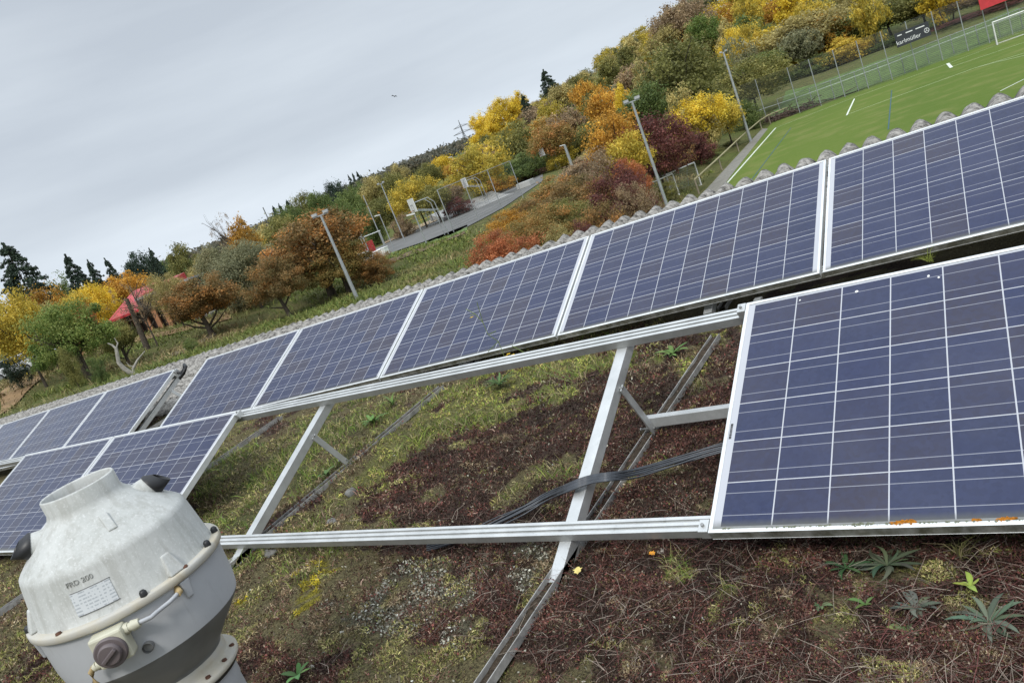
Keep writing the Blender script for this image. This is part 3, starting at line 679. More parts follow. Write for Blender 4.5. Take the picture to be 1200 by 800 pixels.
mb = MB(); mb.lathe([(0.133,0.298),(0.137,0.292),(0.138,0.283),(0.138,0.272),(0.140,0.268),(0.160,0.262),(0.163,0.258),(0.163,0.248),(0.159,0.244),(0.130,0.243)], 96, C0); mb.build('neck_flange', FLG, fan)
mb = MB(); mb.lathe([(0.156,0.2435),(0.152,0.232),(0.13,0.226)], 96, C0); mb.build('gasket', BLACK, fan)
mb = MB(); mb.lathe([(0.138,0.231),(0.138,0.18),(0.135,0.17),(0.140,-0.14),(0.17,-0.16),(0.25,-0.215)], 64, C0); mb.build('neck', PLL, fan)
def fr(th, r, z, c=C0): a = PH+math.radians(th); return np.array([c[0]+r*math.cos(a), c[1]+r*math.sin(a), z])
def fbox(mb, th, r0, r1, w0, w1, z0, z1):  # box on the fan body: radial r0..r1, tangential w0..w1
    a = PH+math.radians(th); er = np.array([math.cos(a), math.sin(a), 0]); et = np.array([-math.sin(a), math.cos(a), 0]); ct = np.array(C0)
    g = lambda r, t, z: ct+er*r+et*t+np.array([0, 0, z])
    mb.hexa([g(r0,w0,z0), g(r1,w0,z0), g(r1,w1,z0), g(r0,w1,z0), g(r0,w0,z1), g(r1,w0,z1), g(r1,w1,z1), g(r0,w1,z1)])
for th in (3, 54, 76, -88, -140, 140, 178):       # black screw caps
    mb = MB(); mb.lathe([(0.0, 0.016), (0.005, 0.0155), (0.009, 0.010), (0.0095, 0.0)], 14, tuple(fr(th, 0.246, 0.5842))); mb.build('screw_cap', BLACK, fan)
for th in (-48, 30):
    mb = MB(); mb.lathe([(0.0, 0.006), (0.007, 0.005), (0.008, 0.0)], 8, tuple(fr(th, 0.246, 0.5842))); mb.build('rusty_screw', RUST, fan)
for th in (20, 45, 72, -30):
    mb = MB(); mb.lathe([(0.0, 0.006), (0.007, 0.005), (0.008, 0.0)], 8, tuple(fr(th, 0.151, 0.2635))); mb.build('rusty_screw', RUST, fan)
for th in (25, -82):                               # moulded lugs on hood and body
    mb = MB(); a = PH+math.radians(th); er = np.array([math.cos(a), math.sin(a), 0]); et = np.array([-math.sin(a), math.cos(a), 0]); ct = np.array(C0)
    g = lambda r, t, z: ct+er*r+et*t+np.array([0, 0, z])
    mb.hexa([g(0.222,-0.023,0.585), g(0.249,-0.023,0.585), g(0.249,0.023,0.585), g(0.222,0.023,0.585), g(0.216,-0.013,0.640), g(0.228,-0.013,0.640), g(0.228,0.013,0.640), g(0.216,0.013,0.640)])
    mb.build('moulded_lug', PLU, fan, bevel=0.004)
    mb = MB(); mb.hexa([g(0.236,-0.009,0.510), g(0.248,-0.009,0.512), g(0.248,0.009,0.512), g(0.236,0.009,0.510), g(0.238,-0.015,0.561), g(0.253,-0.015,0.561), g(0.253,0.015,0.561), g(0.238,0.015,0.561)])
    mb.build('moulded_lug', PLL, fan, bevel=0.004)
mb = MB(); p = fr(8, 0.150, 0.771); 
a = PH+math.radians(8); er = np.array([math.cos(a), math.sin(a), 0]); et = np.array([-math.sin(a), math.cos(a), 0]); sl_ = er*0.7+np.array([0,0,-0.7])
mb.bar(p-sl_*0.028, p+sl_*0.030, 0.022, 0.008, np.cross(sl_, et)); mb.build('moulded_pad', PLU, fan, bevel=0.003)
for th in (84, -92):                               # cable outlets with black rubber boots
    a = PH+math.radians(th); er = np.array([math.cos(a), math.sin(a), 0]); d = er*0.93+np.array([0, 0, 0.36]); d /= np.linalg.norm(d)
    p = np.array([FX, FY, 0.752])+er*0.092
    mb = MB(); mb.tube([p, p+d*0.050, p+d*0.068], [0.046, 0.035, 0.031], 24); mb.build('outlet_stub', PLU, fan)
    mb = MB(); ud = np.array([0, 0, 1.0]); ud = ud-d*(ud@d); ud /= np.linalg.norm(ud); sd_ = np.cross(d, ud); vs = []; n_ = 28
    for k_, (t_, r_, cut) in enumerate([(0.066, 0.0335, 0), (0.072, 0.0335, 0), (0.112, 0.0225, 1), (0.110, 0.0195, 1), (0.080, 0.026, 0)]):
        for i_ in range(n_):
            a_ = 2*PI*i_/n_; off_ = d*(t_-(0.30*cut*(r_*math.cos(a_)+r_)*1.6 if cut else 0)); vs.append(p+off_+ud*(r_*math.cos(a_)-0.004*cut)+sd_*r_*math.sin(a_))
    mb.add(vs, [(k_*n_+i_, k_*n_+(i_+1) % n_, (k_+1)*n_+(i_+1) % n_, (k_+1)*n_+i_) for k_ in range(4) for i_ in range(n_)], True); mb.build('rubber_boot', BLACK, fan)
# type plate: curved sticker
def curved(name, mat, th0, th1, z0, z1, r_at, parent=fan, n=12):
    mb = MB(); vs = []; fs = []
    for i in range(n+1):
        for z in (z0, z1): vs.append(fr(th0+(th1-th0)*i/n, r_at(z), z))
    for i in range(n): fs.append((2*i, 2*i+2, 2*i+3, 2*i+1))
    mb.add(vs, fs, True); return mb.build(name, mat, parent)
rh = lambda z: 0.216+(0.700-z)*(0.016/0.111)+0.0016
m = NT('type_plate'); s = m.n('ShaderNodeSeparateXYZ'); m.t.links.new(m.coord(), s.inputs[0])
row = m.math('FRACT', m.math('MULTIPLY', s.outputs[2], 118.0)); ink = m.math('MULTIPLY', m.math('LESS_THAN', row, 0.42), m.math('GREATER_THAN', m.noise(150, 2, 0.5, stretch=(1, 1, 0.12)), 0.50))
m.P(base=m.mix(m.math('MULTIPLY', ink, 0.55), (0.62, 0.64, 0.65), (0.25, 0.28, 0.31)), rough=0.35); PLATE = m.m
curved('type_plate', PLATE, -34, -9, 0.605, 0.662, rh)
mb = MB(); 
for z_ in (0.6045, 0.6625): 
    mb.tube([fr(-33.5+25*i/10, rh(z_), z_) for i in range(11)], 0.0011, 5)
mb.build('plate_edge', PLD, fan)
def text_mesh(body, size, ext=0.0015):
    cu = bpy.data.curves.new('t', 'FONT'); cu.body = body; cu.size = size; cu.extrude = ext; cu.align_x = 'CENTER'; cu.align_y = 'CENTER'
    o = bpy.data.objects.new('t', cu); COL.objects.link(o); bpy.context.view_layer.update()
    me = bpy.data.meshes.new_from_object(o.evaluated_get(bpy.context.evaluated_depsgraph_get())); bpy.data.objects.remove(o); return me
me = text_mesh('FRD 200', 0.0185, 0.0012)
for v in me.vertices:
    x, y, z = v.co; zz = 0.684+y*0.95; p = fr(-25+math.degrees(x/0.219), rh(zz)-0.0006+z, zz); v.co = Vector(p)-root_loc(fan)
me.materials.clear(); me.materials.append(simple('embossed_plastic', (0.33, 0.33, 0.31), 0.6, 0, 0.15, 60)); o = bpy.data.objects.new('embossed_lettering', me); COL.objects.link(o); o.parent = fan
# isolator switch
sw = MB(); fbox(sw, -21, 0.240, 0.285, -0.040, 0.040, 0.476, 0.556); sw = sw.build('switch_box', CREAM, fan, bevel=0.006)
a = PH+math.radians(-21); er = np.array([math.cos(a), math.sin(a), 0]); et = np.array([-math.sin(a), math.cos(a), 0]); ctr = np.array([FX, FY, 0.512])+er*0.285
mb = MB(); mb.tube([ctr, ctr+er*0.008, ctr+er*0.010], [0.038, 0.038, 0.035], 32); mb.build('switch_dial', TAUPE, sw)
mb = MB(); mb.tube([ctr+er*0.010, ctr+er*0.020, ctr+er*0.022], [0.027, 0.026, 0.023], 32); mb.build('dial_knob', TAUPE, sw)
mb = MB(); h_ = et*0.85+np.array([0,0,0.5]); mb.bar(ctr+er*0.024-h_*0.022, ctr+er*0.024+h_*0.022, 0.009, 0.012, er); mb.build('dial_grip', TAUPE, sw, bevel=0.002)
mb = MB(); p = np.array([FX, FY, 0.540])+er*0.262+et*0.040; mb.tube([p, p+et*0.010], 0.014, 6); mb.tube([p+et*0.010, p+et*0.018], 0.011, 12); mb.tube([p+et*0.018, p+et*0.036], [0.014, 0.011], 12); mb.build('cable_gland', CREAM, sw)
mb = MB(); q0 = p+et*0.034; q1 = fr(19, 0.257, 0.545); q2 = fr(20, 0.240, 0.551)
mb.tube([q0, q0+et*0.03+er*0.002, fr(4, 0.264, 0.537), fr(12, 0.264, 0.541), q1, q2], 0.0058, 10); mb.build('grey_cable', PLL, fan)
mb = MB(); mb.tube([fr(17.5,0.259,0.544), q1, q2+np.array([0,0,0.0])], 0.0085, 12); mb.build('cable_end', YCAB, fan)
mb = MB(); p = np.array([FX, FY, 0.487])+er*0.262-et*0.040; mb.tube([p, p-et*0.012], 0.013, 6); mb.tube([p-et*0.012, p-et*0.022-np.array([0,0,0.004])], [0.011, 0.009], 12); mb.build('cable_gland', CREAM, sw)
mb = MB(); p = p-et*0.020; mb.tube([p, p-et*0.012-np.array([0,0,0.01]), p-et*0.018-np.array([0,0,0.04]), p-et*0.005-np.array([0,0,0.10])-er*0.03, p-np.array([0,0,0.2])-er*0.07], 0.0075, 10); mb.build('power_cable', YCAB, fan)
mb = MB(); p = fr(-7, 0.237, 0.465); mb.tube([p, p+er*0.018], 0.013, 20, cap=False); mb.tube([p+er*0.0, p+er*0.010], 0.0118, 20); mb.build('drain_hole', PLD, fan)

# ------------------------------------------------------------------ planting on the roof
def scatter(n, x0=-160, x1=1380, y0=375, y1=980):
    px = RNG.uniform(x0, x1, n); py = RNG.uniform(y0, y1, n)
    D = np.stack([(px-600)/FPX, (py-400)/FPX, np.ones(n)], -1) @ CR.T
    nn = np.array([0, -0.055, 1.0]); t = (-0.144-CAMPOS@nn)/(D@nn); P = CAMPOS+D*t[:, None]
    ok = (t > 0) & (P[:, 0] > -8.9) & (P[:, 0] < 3.3) & (P[:, 1] > -1.85) & (P[:, 1] < 2.7)
    P = P[ok]; P[:, 2] = roof(P[:, 0], P[:, 1]); return P, np.linalg.norm(P-CAMPOS, axis=1)
def ribbons(B, L, lean, az, wd, col, droop=0.4, tipw=0.35):
    """curved flat twigs / blades; B base points, lean 0 upright .. 1 lying"""
    n = len(B); h = np.stack([np.cos(az), np.sin(az), np.zeros(n)], -1); up = np.array([0, 0, 1.0])
    d0 = h*np.sin(lean*PI/2)[:, None]+up*np.cos(lean*PI/2)[:, None]
    l2 = np.clip(lean+droop, 0, 1.25); az2 = az+RNG.normal(0, 0.5, n); h2 = np.stack([np.cos(az2), np.sin(az2), np.zeros(n)], -1)
    d1 = h2*np.sin(l2*PI/2)[:, None]+up*np.cos(l2*PI/2)[:, None]
    P0 = B; P1 = B+d0*(L*0.5)[:, None]; P2 = P1+d1*(L*0.5)[:, None]
    sa = RNG.uniform(0, 2*PI, n); s = np.stack([np.cos(sa), np.sin(sa), RNG.normal(0, 0.4, n)], -1); s = s-d0*(s*d0).sum(1)[:, None]; s /= np.linalg.norm(s, axis=1)[:, None]
    s = s*(wd/2)[:, None]
    V = np.stack([P0-s, P0+s, P1-s*0.85, P1+s*0.85, P2-s*tipw, P2+s*tipw], 1).reshape(-1, 3)
    k = np.arange(n)[:, None]*6; F = np.concatenate([k+np.array([0, 1, 3, 2]), k+np.array([2, 3, 5, 4])], 0)
    return V, F, np.repeat(col, 6, 0)
def crumbs(B, size, col, flat=0.6):
    n = len(B); a = RNG.normal(size=(n, 3)); a /= np.linalg.norm(a, axis=1)[:, None]; b = np.cross(a, RNG.normal(size=(n, 3))); b /= np.linalg.norm(b, axis=1)[:, None]
    a = a*size[:, None]; b = b*(size*flat)[:, None]
    V = np.stack([B-a, B-b, B+a, B+b], 1).reshape(-1, 3); F = np.arange(n)[:, None]*4+np.arange(4); return V, F, np.repeat(col, 4, 0)
def pal(cols, n, var=0.3, w=None):
    c = np.array(cols)[RNG.choice(len(cols), n, p=w)]; return c*(1+RNG.normal(0, var, (n, 1))).clip(0.35, 1.9)
def stuff(name, parts, mat, label, cat, group=None):
    V = []; F = []; C_ = []; b = 0
    for v, f, c in parts: V.append(v); F.append(f+b); C_.append(c); b += len(v)
    o = bpy.data.objects.new(name, npmesh(name, np.concatenate(V), np.concatenate(F), mat, np.concatenate(C_))); COL.objects.link(o)
    o['kind'] = 'stuff'; o['label'] = label; o['category'] = cat; return o
PLANT = mat_attr('roof_plants', 0.75, 0.12); 
P, d = scatter(360000); zn = zone(P[:, 0], P[:, 1])
sc = np.clip(d/2.3, 0.75, 2.0)
k = (zn == 1) | ((zn == 0) & (RNG.random(len(P)) < 0.10)) | ((zn == 3) & (RNG.random(len(P)) < 0.35)); Pb = P[k]; sb = sc[k]; n = len(Pb)
hum = np.clip((fbm(Pb[:, 0]*11, Pb[:, 1]*11, 4)-0.5)*2.6+0.5, 0, 1.3); hu2 = fbm(Pb[:, 0]*3+5, Pb[:, 1]*3, 3); Pb[:, 2] += (hum-0.5)*0.016
cb_ = pal([(0.075, 0.046, 0.034), (0.125, 0.084, 0.062), (0.050, 0.028, 0.021), (0.20, 0.15, 0.115), (0.080, 0.032, 0.026), (0.32, 0.27, 0.21), (0.11, 0.095, 0.045)], n, 0.3, [.28, .22, .20, .12, .10, .03, .05])
cb_ *= (0.40+1.15*hum)[:, None]; cb_ *= np.where(hu2[:, None] > 0.52, np.array([1.0, 1.08, 1.0]), np.array([1.12, 0.88, 0.88]))
tw = ribbons(Pb+np.array([0, 0, -0.003]), RNG.uniform(0.008, 0.026, n)*sb, RNG.uniform(0.05, 0.95, n), RNG.uniform(0, 2*PI, n), RNG.uniform(0.0012, 0.0028, n)*sb, cb_, 0.35, 0.6)
k2 = RNG.random(n) < 0.85; Pl = Pb[k2]+RNG.normal(0, 0.006, (k2.sum(), 3))+np.array([0, 0, 0.014]); nl = len(Pl)
lf = crumbs(Pl, RNG.uniform(0.0020, 0.0052, nl)*sb[k2], pal([(0.085, 0.040, 0.030), (0.13, 0.045, 0.035), (0.055, 0.026, 0.02), (0.10, 0.09, 0.03), (0.19, 0.15, 0.11), (0.15, 0.06, 0.05)], nl, 0.4, [.34, .16, .24, .10, .12, .04])*(0.45+1.1*hum[k2])[:, None])
stuff('dried_sedum', [tw, lf], PLANT, 'dark reddish brown dried sedum carpeting the roof around and below the rack', 'sedum')
# longer dead stalks lying over it
P2, d2 = scatter(6500, 380, 1350, 600, 960); z2 = zone(P2[:, 0], P2[:, 1]); P2 = P2[(z2 == 1)]; n = len(P2)
st = ribbons(P2+np.array([0, 0, 0.012]), RNG.uniform(0.04, 0.12, n), RNG.uniform(0.6, 0.97, n), RNG.uniform(0, 2*PI, n), RNG.uniform(0.0011, 0.0019, n), pal([(0.20, 0.15, 0.12), (0.30, 0.25, 0.20), (0.12, 0.07, 0.055), (0.14, 0.05, 0.045)], n, 0.25), 0.15, 0.6)
stuff('dead_stalks', [st], PLANT, 'pale thin dead stalks lying over the brown sedum', 'dead stalks')
# moss
P, d = scatter(470000, -160, 1380, 375, 900); zn = zone(P[:, 0], P[:, 1]); sc = np.clip(d/2.3, 0.75, 2.2); k = (zn == 0) | (zn == 4) | (zn == 5) | ((zn == 3) & (RNG.random(len(P)) < 0.5)) | ((zn == 2) & (RNG.random(len(P)) < 0.4)) | ((zn == 1) & (fbm(P[:, 0]*6+30, P[:, 1]*6, 3) > 0.60))
P = P[k]; sc = sc[k]; zn = zn[k]; n = len(P); t = fbm(P[:, 0]*5+3, P[:, 1]*5+8, 4)[:, None]
cg = pal([(0.165, 0.165, 0.045), (0.23, 0.205, 0.075), (0.105, 0.12, 0.034), (0.18, 0.13, 0.07), (0.31, 0.27, 0.13)], n, 0.3); cbn_ = pal([(0.14, 0.095, 0.055), (0.085, 0.055, 0.034), (0.24, 0.19, 0.12)], n, 0.3)
kk = np.clip((t-0.47)*9, 0, 1); col = cg*(1-kk)+cbn_*kk
k5 = (zn == 5) & (RNG.random(n) < 0.75); col[k5] = pal([(0.22, 0.25, 0.05), (0.30, 0.29, 0.07), (0.15, 0.19, 0.04), (0.26, 0.20, 0.08)], k5.sum(), 0.25)
col[zn == 4] = pal([(0.40, 0.31, 0.02), (0.26, 0.22, 0.02), (0.17, 0.14, 0.03)], (zn == 4).sum(), 0.25)
hm = np.clip((fbm(P[:, 0]*16, P[:, 1]*16, 4)-0.5)*3+0.5, 0, 1.3); P[:, 2] += (hm-0.5)*0.018; col = col*(0.50+1.0*hm)[:, None]*1.15
ms = ribbons(P+np.array([0, 0, -0.002]), RNG.uniform(0.005, 0.014, n)*sc, RNG.uniform(0.05, 0.9, n), RNG.uniform(0, 2*PI, n), RNG.uniform(0.0014, 0.0032, n)*sc, col, 0.4, 0.45)
stuff('moss', [ms], PLANT, 'low green and yellowish moss covering the roof between the rails', 'moss')
# grass
P, d = scatter(85000, 150, 900, 375, 700); zn = zone(P[:, 0], P[:, 1]); k = ((zn == 2) & (fbm(P[:, 0]*5, P[:, 1]*5, 3) > 0.36)) | ((zn == 5) & (fbm(P[:, 0]*4, P[:, 1]*4, 3) > 0.52) & (RNG.random(len(P)) < 0.5)) | ((zn == 0) & (fbm(P[:, 0]*3+9, P[:, 1]*3, 3) > 0.60) & (RNG.random(len(P)) < 0.35)); P = P[k]; d = d[k]; n = len(P)
gr = ribbons(P, RNG.uniform(0.03, 0.10, n)*(0.7+0.6*fbm(P[:, 0]*4, P[:, 1]*4, 2)), RNG.uniform(0.05, 0.75, n), RNG.uniform(0, 2*PI, n), RNG.uniform(0.0016, 0.003, n)*np.clip(d/3, 1, 1.6), pal([(0.17, 0.24, 0.045), (0.25, 0.29, 0.06), (0.31, 0.28, 0.11), (0.12, 0.19, 0.035), (0.36, 0.31, 0.16)], n, 0.25), 0.45, 0.15)
stuff('roof_grass', [gr], PLANT, 'tufts of yellow green grass growing on the roof behind the fan', 'grass')
# pale lichen crumbs and grit
P, d = scatter(100000, 200, 900, 430, 900); zn = zone(P[:, 0], P[:, 1]); k = ((zn == 3) & (fbm(P[:, 0]*14, P[:, 1]*14, 3) > 0.44)) | (RNG.random(len(P)) < 0.012); P = P[k]; n = len(P)
li = crumbs(P+np.array([0, 0, 0.007])+RNG.normal(0, 0.005, (n, 3)), RNG.uniform(0.0025, 0.008, n), pal([(0.44, 0.43, 0.35), (0.34, 0.32, 0.25), (0.24, 0.21, 0.16), (0.56, 0.56, 0.50)], n, 0.2, [.35, .35, .2, .1]))
stuff('reindeer_lichen', [li], PLANT, 'whitish lichen crumbs scattered over the moss below the long lower rail', 'lichen')
def stone(px, py, s, label, mat):
    p = roof_px(px, py); rs = np.random.default_rng(int(px*7+py)); mb = MB(); nu, nv = 10, 7; vs = []; ax = rs.uniform(0.7, 1.3, 3)*s*np.array([1, 0.8, 0.5])
    for j in range(nv+1):
        for i in range(nu):
            a = 2*PI*i/nu; b = PI*j/nv; r = 1+0.22*math.sin(3*a+px)+0.15*math.cos(4*b+py+a); vs.append((p[0]+ax[0]*r*math.cos(a)*math.sin(b), p[1]+ax[1]*r*math.sin(a)*math.sin(b), float(roof(p[0], p[1]))+s*0.2+ax[2]*r*math.cos(b)))
    mb.add(vs, [(j*nu+i, j*nu+(i+1) % nu, (j+1)*nu+(i+1) % nu, (j+1)*nu+i) for j in range(nv) for i in range(nu)], True)
    o = mb.build('stone', mat); tag(o, label, 'stone')
STN = simple('pale_stone', (0.42, 0.39, 0.33), 0.9, 0, 0.2, 30); STG = simple('grey_stone', (0.20, 0.195, 0.18), 0.9, 0, 0.3, 40, 0.2, 0.5)
stone(401, 741, 0.011, 'small pale pebble in the middle of the moss left of the long ground channel', STN)
stone(366, 783, 0.014, 'round pale pebble at the bottom edge beside the little green leaves', STN)
stone(598, 749, 0.018, 'cream coloured stone just left of the ground channel at the bottom', STN)
stone(413, 582, 0.035, 'grey stone slab half buried in moss above the long lower rail', STG)
stone(392, 617, 0.030, 'flat grey stone touching the upper side of the long lower rail', STG)
stone(320, 655, 0.038, 'grey stone in the moss just below the left end of the lower rail', STG)
stone(776, 650, 0.014, 'light grey stone beside the orange fallen leaf below the lower rail', STN)
# rosette weeds
def weed(px, py, nl, L, col, label, wd=0.2, lift=0.35, group=None):
    p = roof_px(px, py); z = float(roof(p[0], p[1])); V = []; F = []; C_ = []; rs = np.random.default_rng(int(px*3+py))
    for i in range(nl):
        a = i*2.399+rs.uniform(-.6, .6); crl = rs.normal(0, .35); l = L*rs.uniform(0.40, 1.2); el_ = lift+rs.uniform(-.15, .45); c = np.array(col)*rs.uniform(0.55, 1.35)*(1+rs.normal(0, .08, 3)); b0 = len(V)
        for j in range(7):
            t = j/6; r = l*t*math.cos(el_*(1-t*0.8)); hz = l*(t*math.sin(el_)-0.45*t*t*math.sin(el_)-0.10*t*t)
            w_ = l*wd*math.sin(PI*min(1, t*0.93+0.07))**0.8*(0.55+0.45*t)*rs.uniform(0.85, 1.15); cx, cy = p[0]+r*math.cos(a+crl*t*t), p[1]+r*math.sin(a+crl*t*t)
            for s_, dz in ((-1, 0.18), (0, 0), (1, 0.18)): V.append((cx-s_*w_*math.sin(a), cy+s_*w_*math.cos(a), z+0.012+hz+abs(s_)*dz*w_)); C_.append(c*(1.25 if s_ == 0 else 1))
        for j in range(6):
            for s_ in (0, 1): F.append((b0+j*3+s_, b0+j*3+s_+1, b0+j*3+s_+4, b0+j*3+s_+3))
    V = np.array(V); L0 = np.array([p[0], p[1], z]); o = bpy.data.objects.new('rosette_weed', npmesh('rosette_weed', V-L0, F, PLANT, np.array(C_), True)); COL.objects.link(o); o.location = L0
    tag(o, label, 'weed')
weed(1040, 664, 40, 0.085, (0.075, 0.098, 0.055), 'largest grey green leaf rosette, just below the lichened near panel', 0.095)
weed(992, 668, 9, 0.07, (0.060, 0.11, 0.045), 'small green rosette touching the left side of the largest leaf rosette', 0.13)
weed(1075, 715, 22, 0.055, (0.10, 0.11, 0.08), 'faded grey rosette between the two big green ones at lower right', 0.15)
weed(1160, 733, 40, 0.078, (0.080, 0.10, 0.065), 'second big leaf rosette near the lower right corner of the picture', 0.10)
weed(1138, 690, 5, 0.05, (0.20, 0.24, 0.05), 'yellow green seedling above the rosette near the lower right corner', 0.2, 0.9)
weed(1015, 710, 5, 0.04, (0.09, 0.14, 0.04), 'tiny upright green seedling left of the faded grey rosette', 0.2, 0.9)
weed(1060, 742, 7, 0.035, (0.11, 0.14, 0.06), 'little low green rosette under the faded grey rosette', 0.25)
weed(962, 712, 6, 0.03, (0.10, 0.15, 0.07), 'very small pale green rosette left of the tiny upright seedling', 0.3)
weed(588, 457, 30, 0.12, (0.075, 0.125, 0.04), 'bushy green weed between the upper rail and the ground channel end', 0.08, 1.0)
weed(440, 500, 18, 0.11, (0.09, 0.15, 0.045), 'broad leaved green weed in the grass below the upper rail', 0.13, 0.8)
weed(462, 478, 26, 0.13, (0.10, 0.15, 0.04), 'upright green weed right under the upper rail, left part of the rack', 0.045, 1.1)
weed(790, 418, 22, 0.10, (0.10, 0.16, 0.045), 'bright green weed between the right sloped leg and the ground channel top', 0.15, 0.6)
weed(385, 563, 9, 0.07, (0.10, 0.16, 0.05), 'small green weed beside the left ground channel', 0.2, 0.5)
weed(352, 797, 6, 0.07, (0.10, 0.19, 0.06), 'green seedling poking up at the bottom edge of the picture, right of the fan', 0.22, 1.1)
weed(200, 720, 3, 0.05, (0.3, 0.08, 0.04), 'tiny red leaf cluster in the moss behind the fan', 0.3, 0.6) if False else None
def fallen_leaf(px, py, s, col, label, rz):
    p = roof_px(px, py, 0.035); mb = MB(); out_ = [(0, -1), (.25, -.7), (.75, -.55), (.55, -.15), (1, .15), (.5, .3), (.35, .75), (0, 1), (-.35, .7), (-.55, .3), (-.95, .2), (-.5, -.15), (-.7, -.6), (-.2, -.7)]
    vs = [(p[0]+s*(x*math.cos(rz)-y*math.sin(rz)), p[1]+s*(x*math.sin(rz)+y*math.cos(rz)), p[2]+s*(0.25*abs(x)+0.15*y)) for x, y in out_]+[(p[0], p[1], p[2])]
    mb.add(vs, [(i, (i+1) % 14, 14) for i in range(14)]); o = mb.build('fallen_leaf', simple('leaf_'+label.split()[0], col, 0.6, 0, 0.2, 60)); tag(o, label, 'leaf')
fallen_leaf(677, 668, 0.019, (0.62, 0.50, 0.16), 'pale yellow fallen leaf leaning against the foot of the right sloped leg', 0.4)
fallen_leaf(764, 648, 0.013, (0.70, 0.30, 0.03), 'orange fallen leaf lying on the sedum below the lower rail', 1.2)
def stem_plant(name, p0, pts, rad, label, flowers, mat, leaves=()):
    r = thing(name, label, 'plant', tuple(p0)); p0 = np.array(p0); mb = MB()
    for path in pts: mb.tube([p0+np.array(q) for q in path], rad, 5)
    mb.build('stem', mat, r); 
    for f in flowers:
        q = p0+np.array(f); mb = MB()
        for i in range(9):
            a = 2*PI*i/9; c, s_ = math.cos(a)*0.011, math.sin(a)*0.011; mb.add([q, q+np.array([c-s_*.3, s_+c*.3, 0.004]), q+np.array([c*1.1, s_*1.1, 0.002]), q+np.array([c+s_*.3, s_-c*.3, 0.004])], [(0, 1, 2, 3)])
        mb.build('flower', simple('yellow_petals', (0.75, 0.50, 0.02), 0.6, 0, 0.1, 50), r)
STEM = simple('plant_stem', (0.14, 0.19, 0.045), 0.7, 0, 0.25, 60)
B0 = hb = roof_px(592, 425); B0 = np.array([-1.42, 1.62, float(roof(-1.42, 1.62))])
def rel_px(x, y, yy): 
    r_ = ray(x, y); t = (yy-CAMPOS[1])/r_[1]; return CAMPOS+r_*t-B0
pth = [rel_px(592, 420, 1.62), rel_px(584, 400, 1.62), rel_px(572, 392, 1.61), rel_px(566, 378, 1.60), rel_px(557, 368, 1.60), rel_px(546, 362, 1.6)]
stem_plant('flowering_weed', B0, [[(0, 0, 0)]+pth, [pth[1], rel_px(572, 412, 1.6)], [pth[3], rel_px(560, 358, 1.6), rel_px(559, 354, 1.6)], [pth[4], rel_px(551, 369, 1.6)], [(0.02, 0, 0), rel_px(600, 405, 1.62)], [pth[2], rel_px(581, 388, 1.6)]], 0.0021,
           'thin stemmed yellow flowering weed rising in front of the back row panels', [rel_px(553, 372, 1.6), rel_px(596, 415, 1.62), rel_px(601, 416, 1.62), rel_px(593, 418, 1.6)], STEM)
def tuft(px, py, yy, n_, L, label, cols, hang=0):
    r_ = ray(px, py); t = (yy-CAMPOS[1])/r_[1]; p = CAMPOS+r_*t; B_ = p+RNG.normal(0, 0.008, (n_, 3))*np.array([1, 1, 0.2])
    v, f, c = ribbons(B_, RNG.uniform(0.5, 1.1, n_)*L, RNG.uniform(0.05, 0.8, n_), RNG.uniform(0, 2*PI, n_), np.full(n_, 0.0022), pal(cols, n_, 0.2), 0.45, 0.2)
    o = bpy.data.objects.new('grass_tuft', npmesh('grass_tuft', v-p, f, PLANT, c)); COL.objects.link(o); o.location = p; tag(o, label, 'grass tuft')
tuft(1090, 306, 1.75, 26, 0.085, 'yellow green grass tuft squeezed between the near panel and the back row', [(0.16, 0.19, 0.03), (0.22, 0.24, 0.05)])
tuft(500, 443, 1.85, 16, 0.10, 'dry grass tuft in front of the dark lower edge of the back row', [(0.16, 0.14, 0.08), (0.10, 0.12, 0.04)])
P_ = roof_px(1140, 650); 
tuft(1125, 652, P_[1], 34, 0.10, 'dry straw tuft just below the lower edge of the lichened near panel', [(0.30, 0.24, 0.14), (0.20, 0.19, 0.07), (0.12, 0.12, 0.04)])
P_ = roof_px(555, 795)

# ------------------------------------------------------------------ trees
def leafcloud(C0_, R0_, nper, size, rs, flat=0.85, shell=0.45, up=0.0):
    """leaves around clump centres: C0_ (m,3), R0_ (m,)"""
    m_ = len(C0_); n = m_*nper; d = rs.normal(size=(n, 3)); d /= np.linalg.norm(d, axis=1)[:, None]
    r = rs.random(n)**0.45; r = np.where(rs.random(n) < 0.14, r*1.55, r); c = np.repeat(C0_, nper, 0); R_ = np.repeat(R0_, nper)
    B = c+d*(r*R_)[:, None]*np.array([1, 1, flat]); nrm = d*0.7+rs.normal(size=(n, 3))*0.6+np.array([0, 0, 0.3+up]); nrm /= np.linalg.norm(nrm, axis=1)[:, None]
    a = np.cross(nrm, rs.normal(size=(n, 3))); a /= np.linalg.norm(a, axis=1)[:, None]; b = np.cross(nrm, a); s = size*rs.uniform(0.6, 1.35, n)
    V = np.stack([B-a*s[:, None], B-b*(s*.55)[:, None], B+a*s[:, None], B+b*(s*.55)[:, None]], 1).reshape(-1, 3); F = np.arange(n)[:, None]*4+np.arange(4)
    tc_ = np.repeat(rs.random(m_), nper)*0.55+rs.random(n)*0.45; tg = np.repeat(rs.random(m_), nper)*0.5+rs.random(n)*0.5
    return V, F, np.repeat(np.stack([tc_, tg, np.zeros(n)], -1), 4, 0)
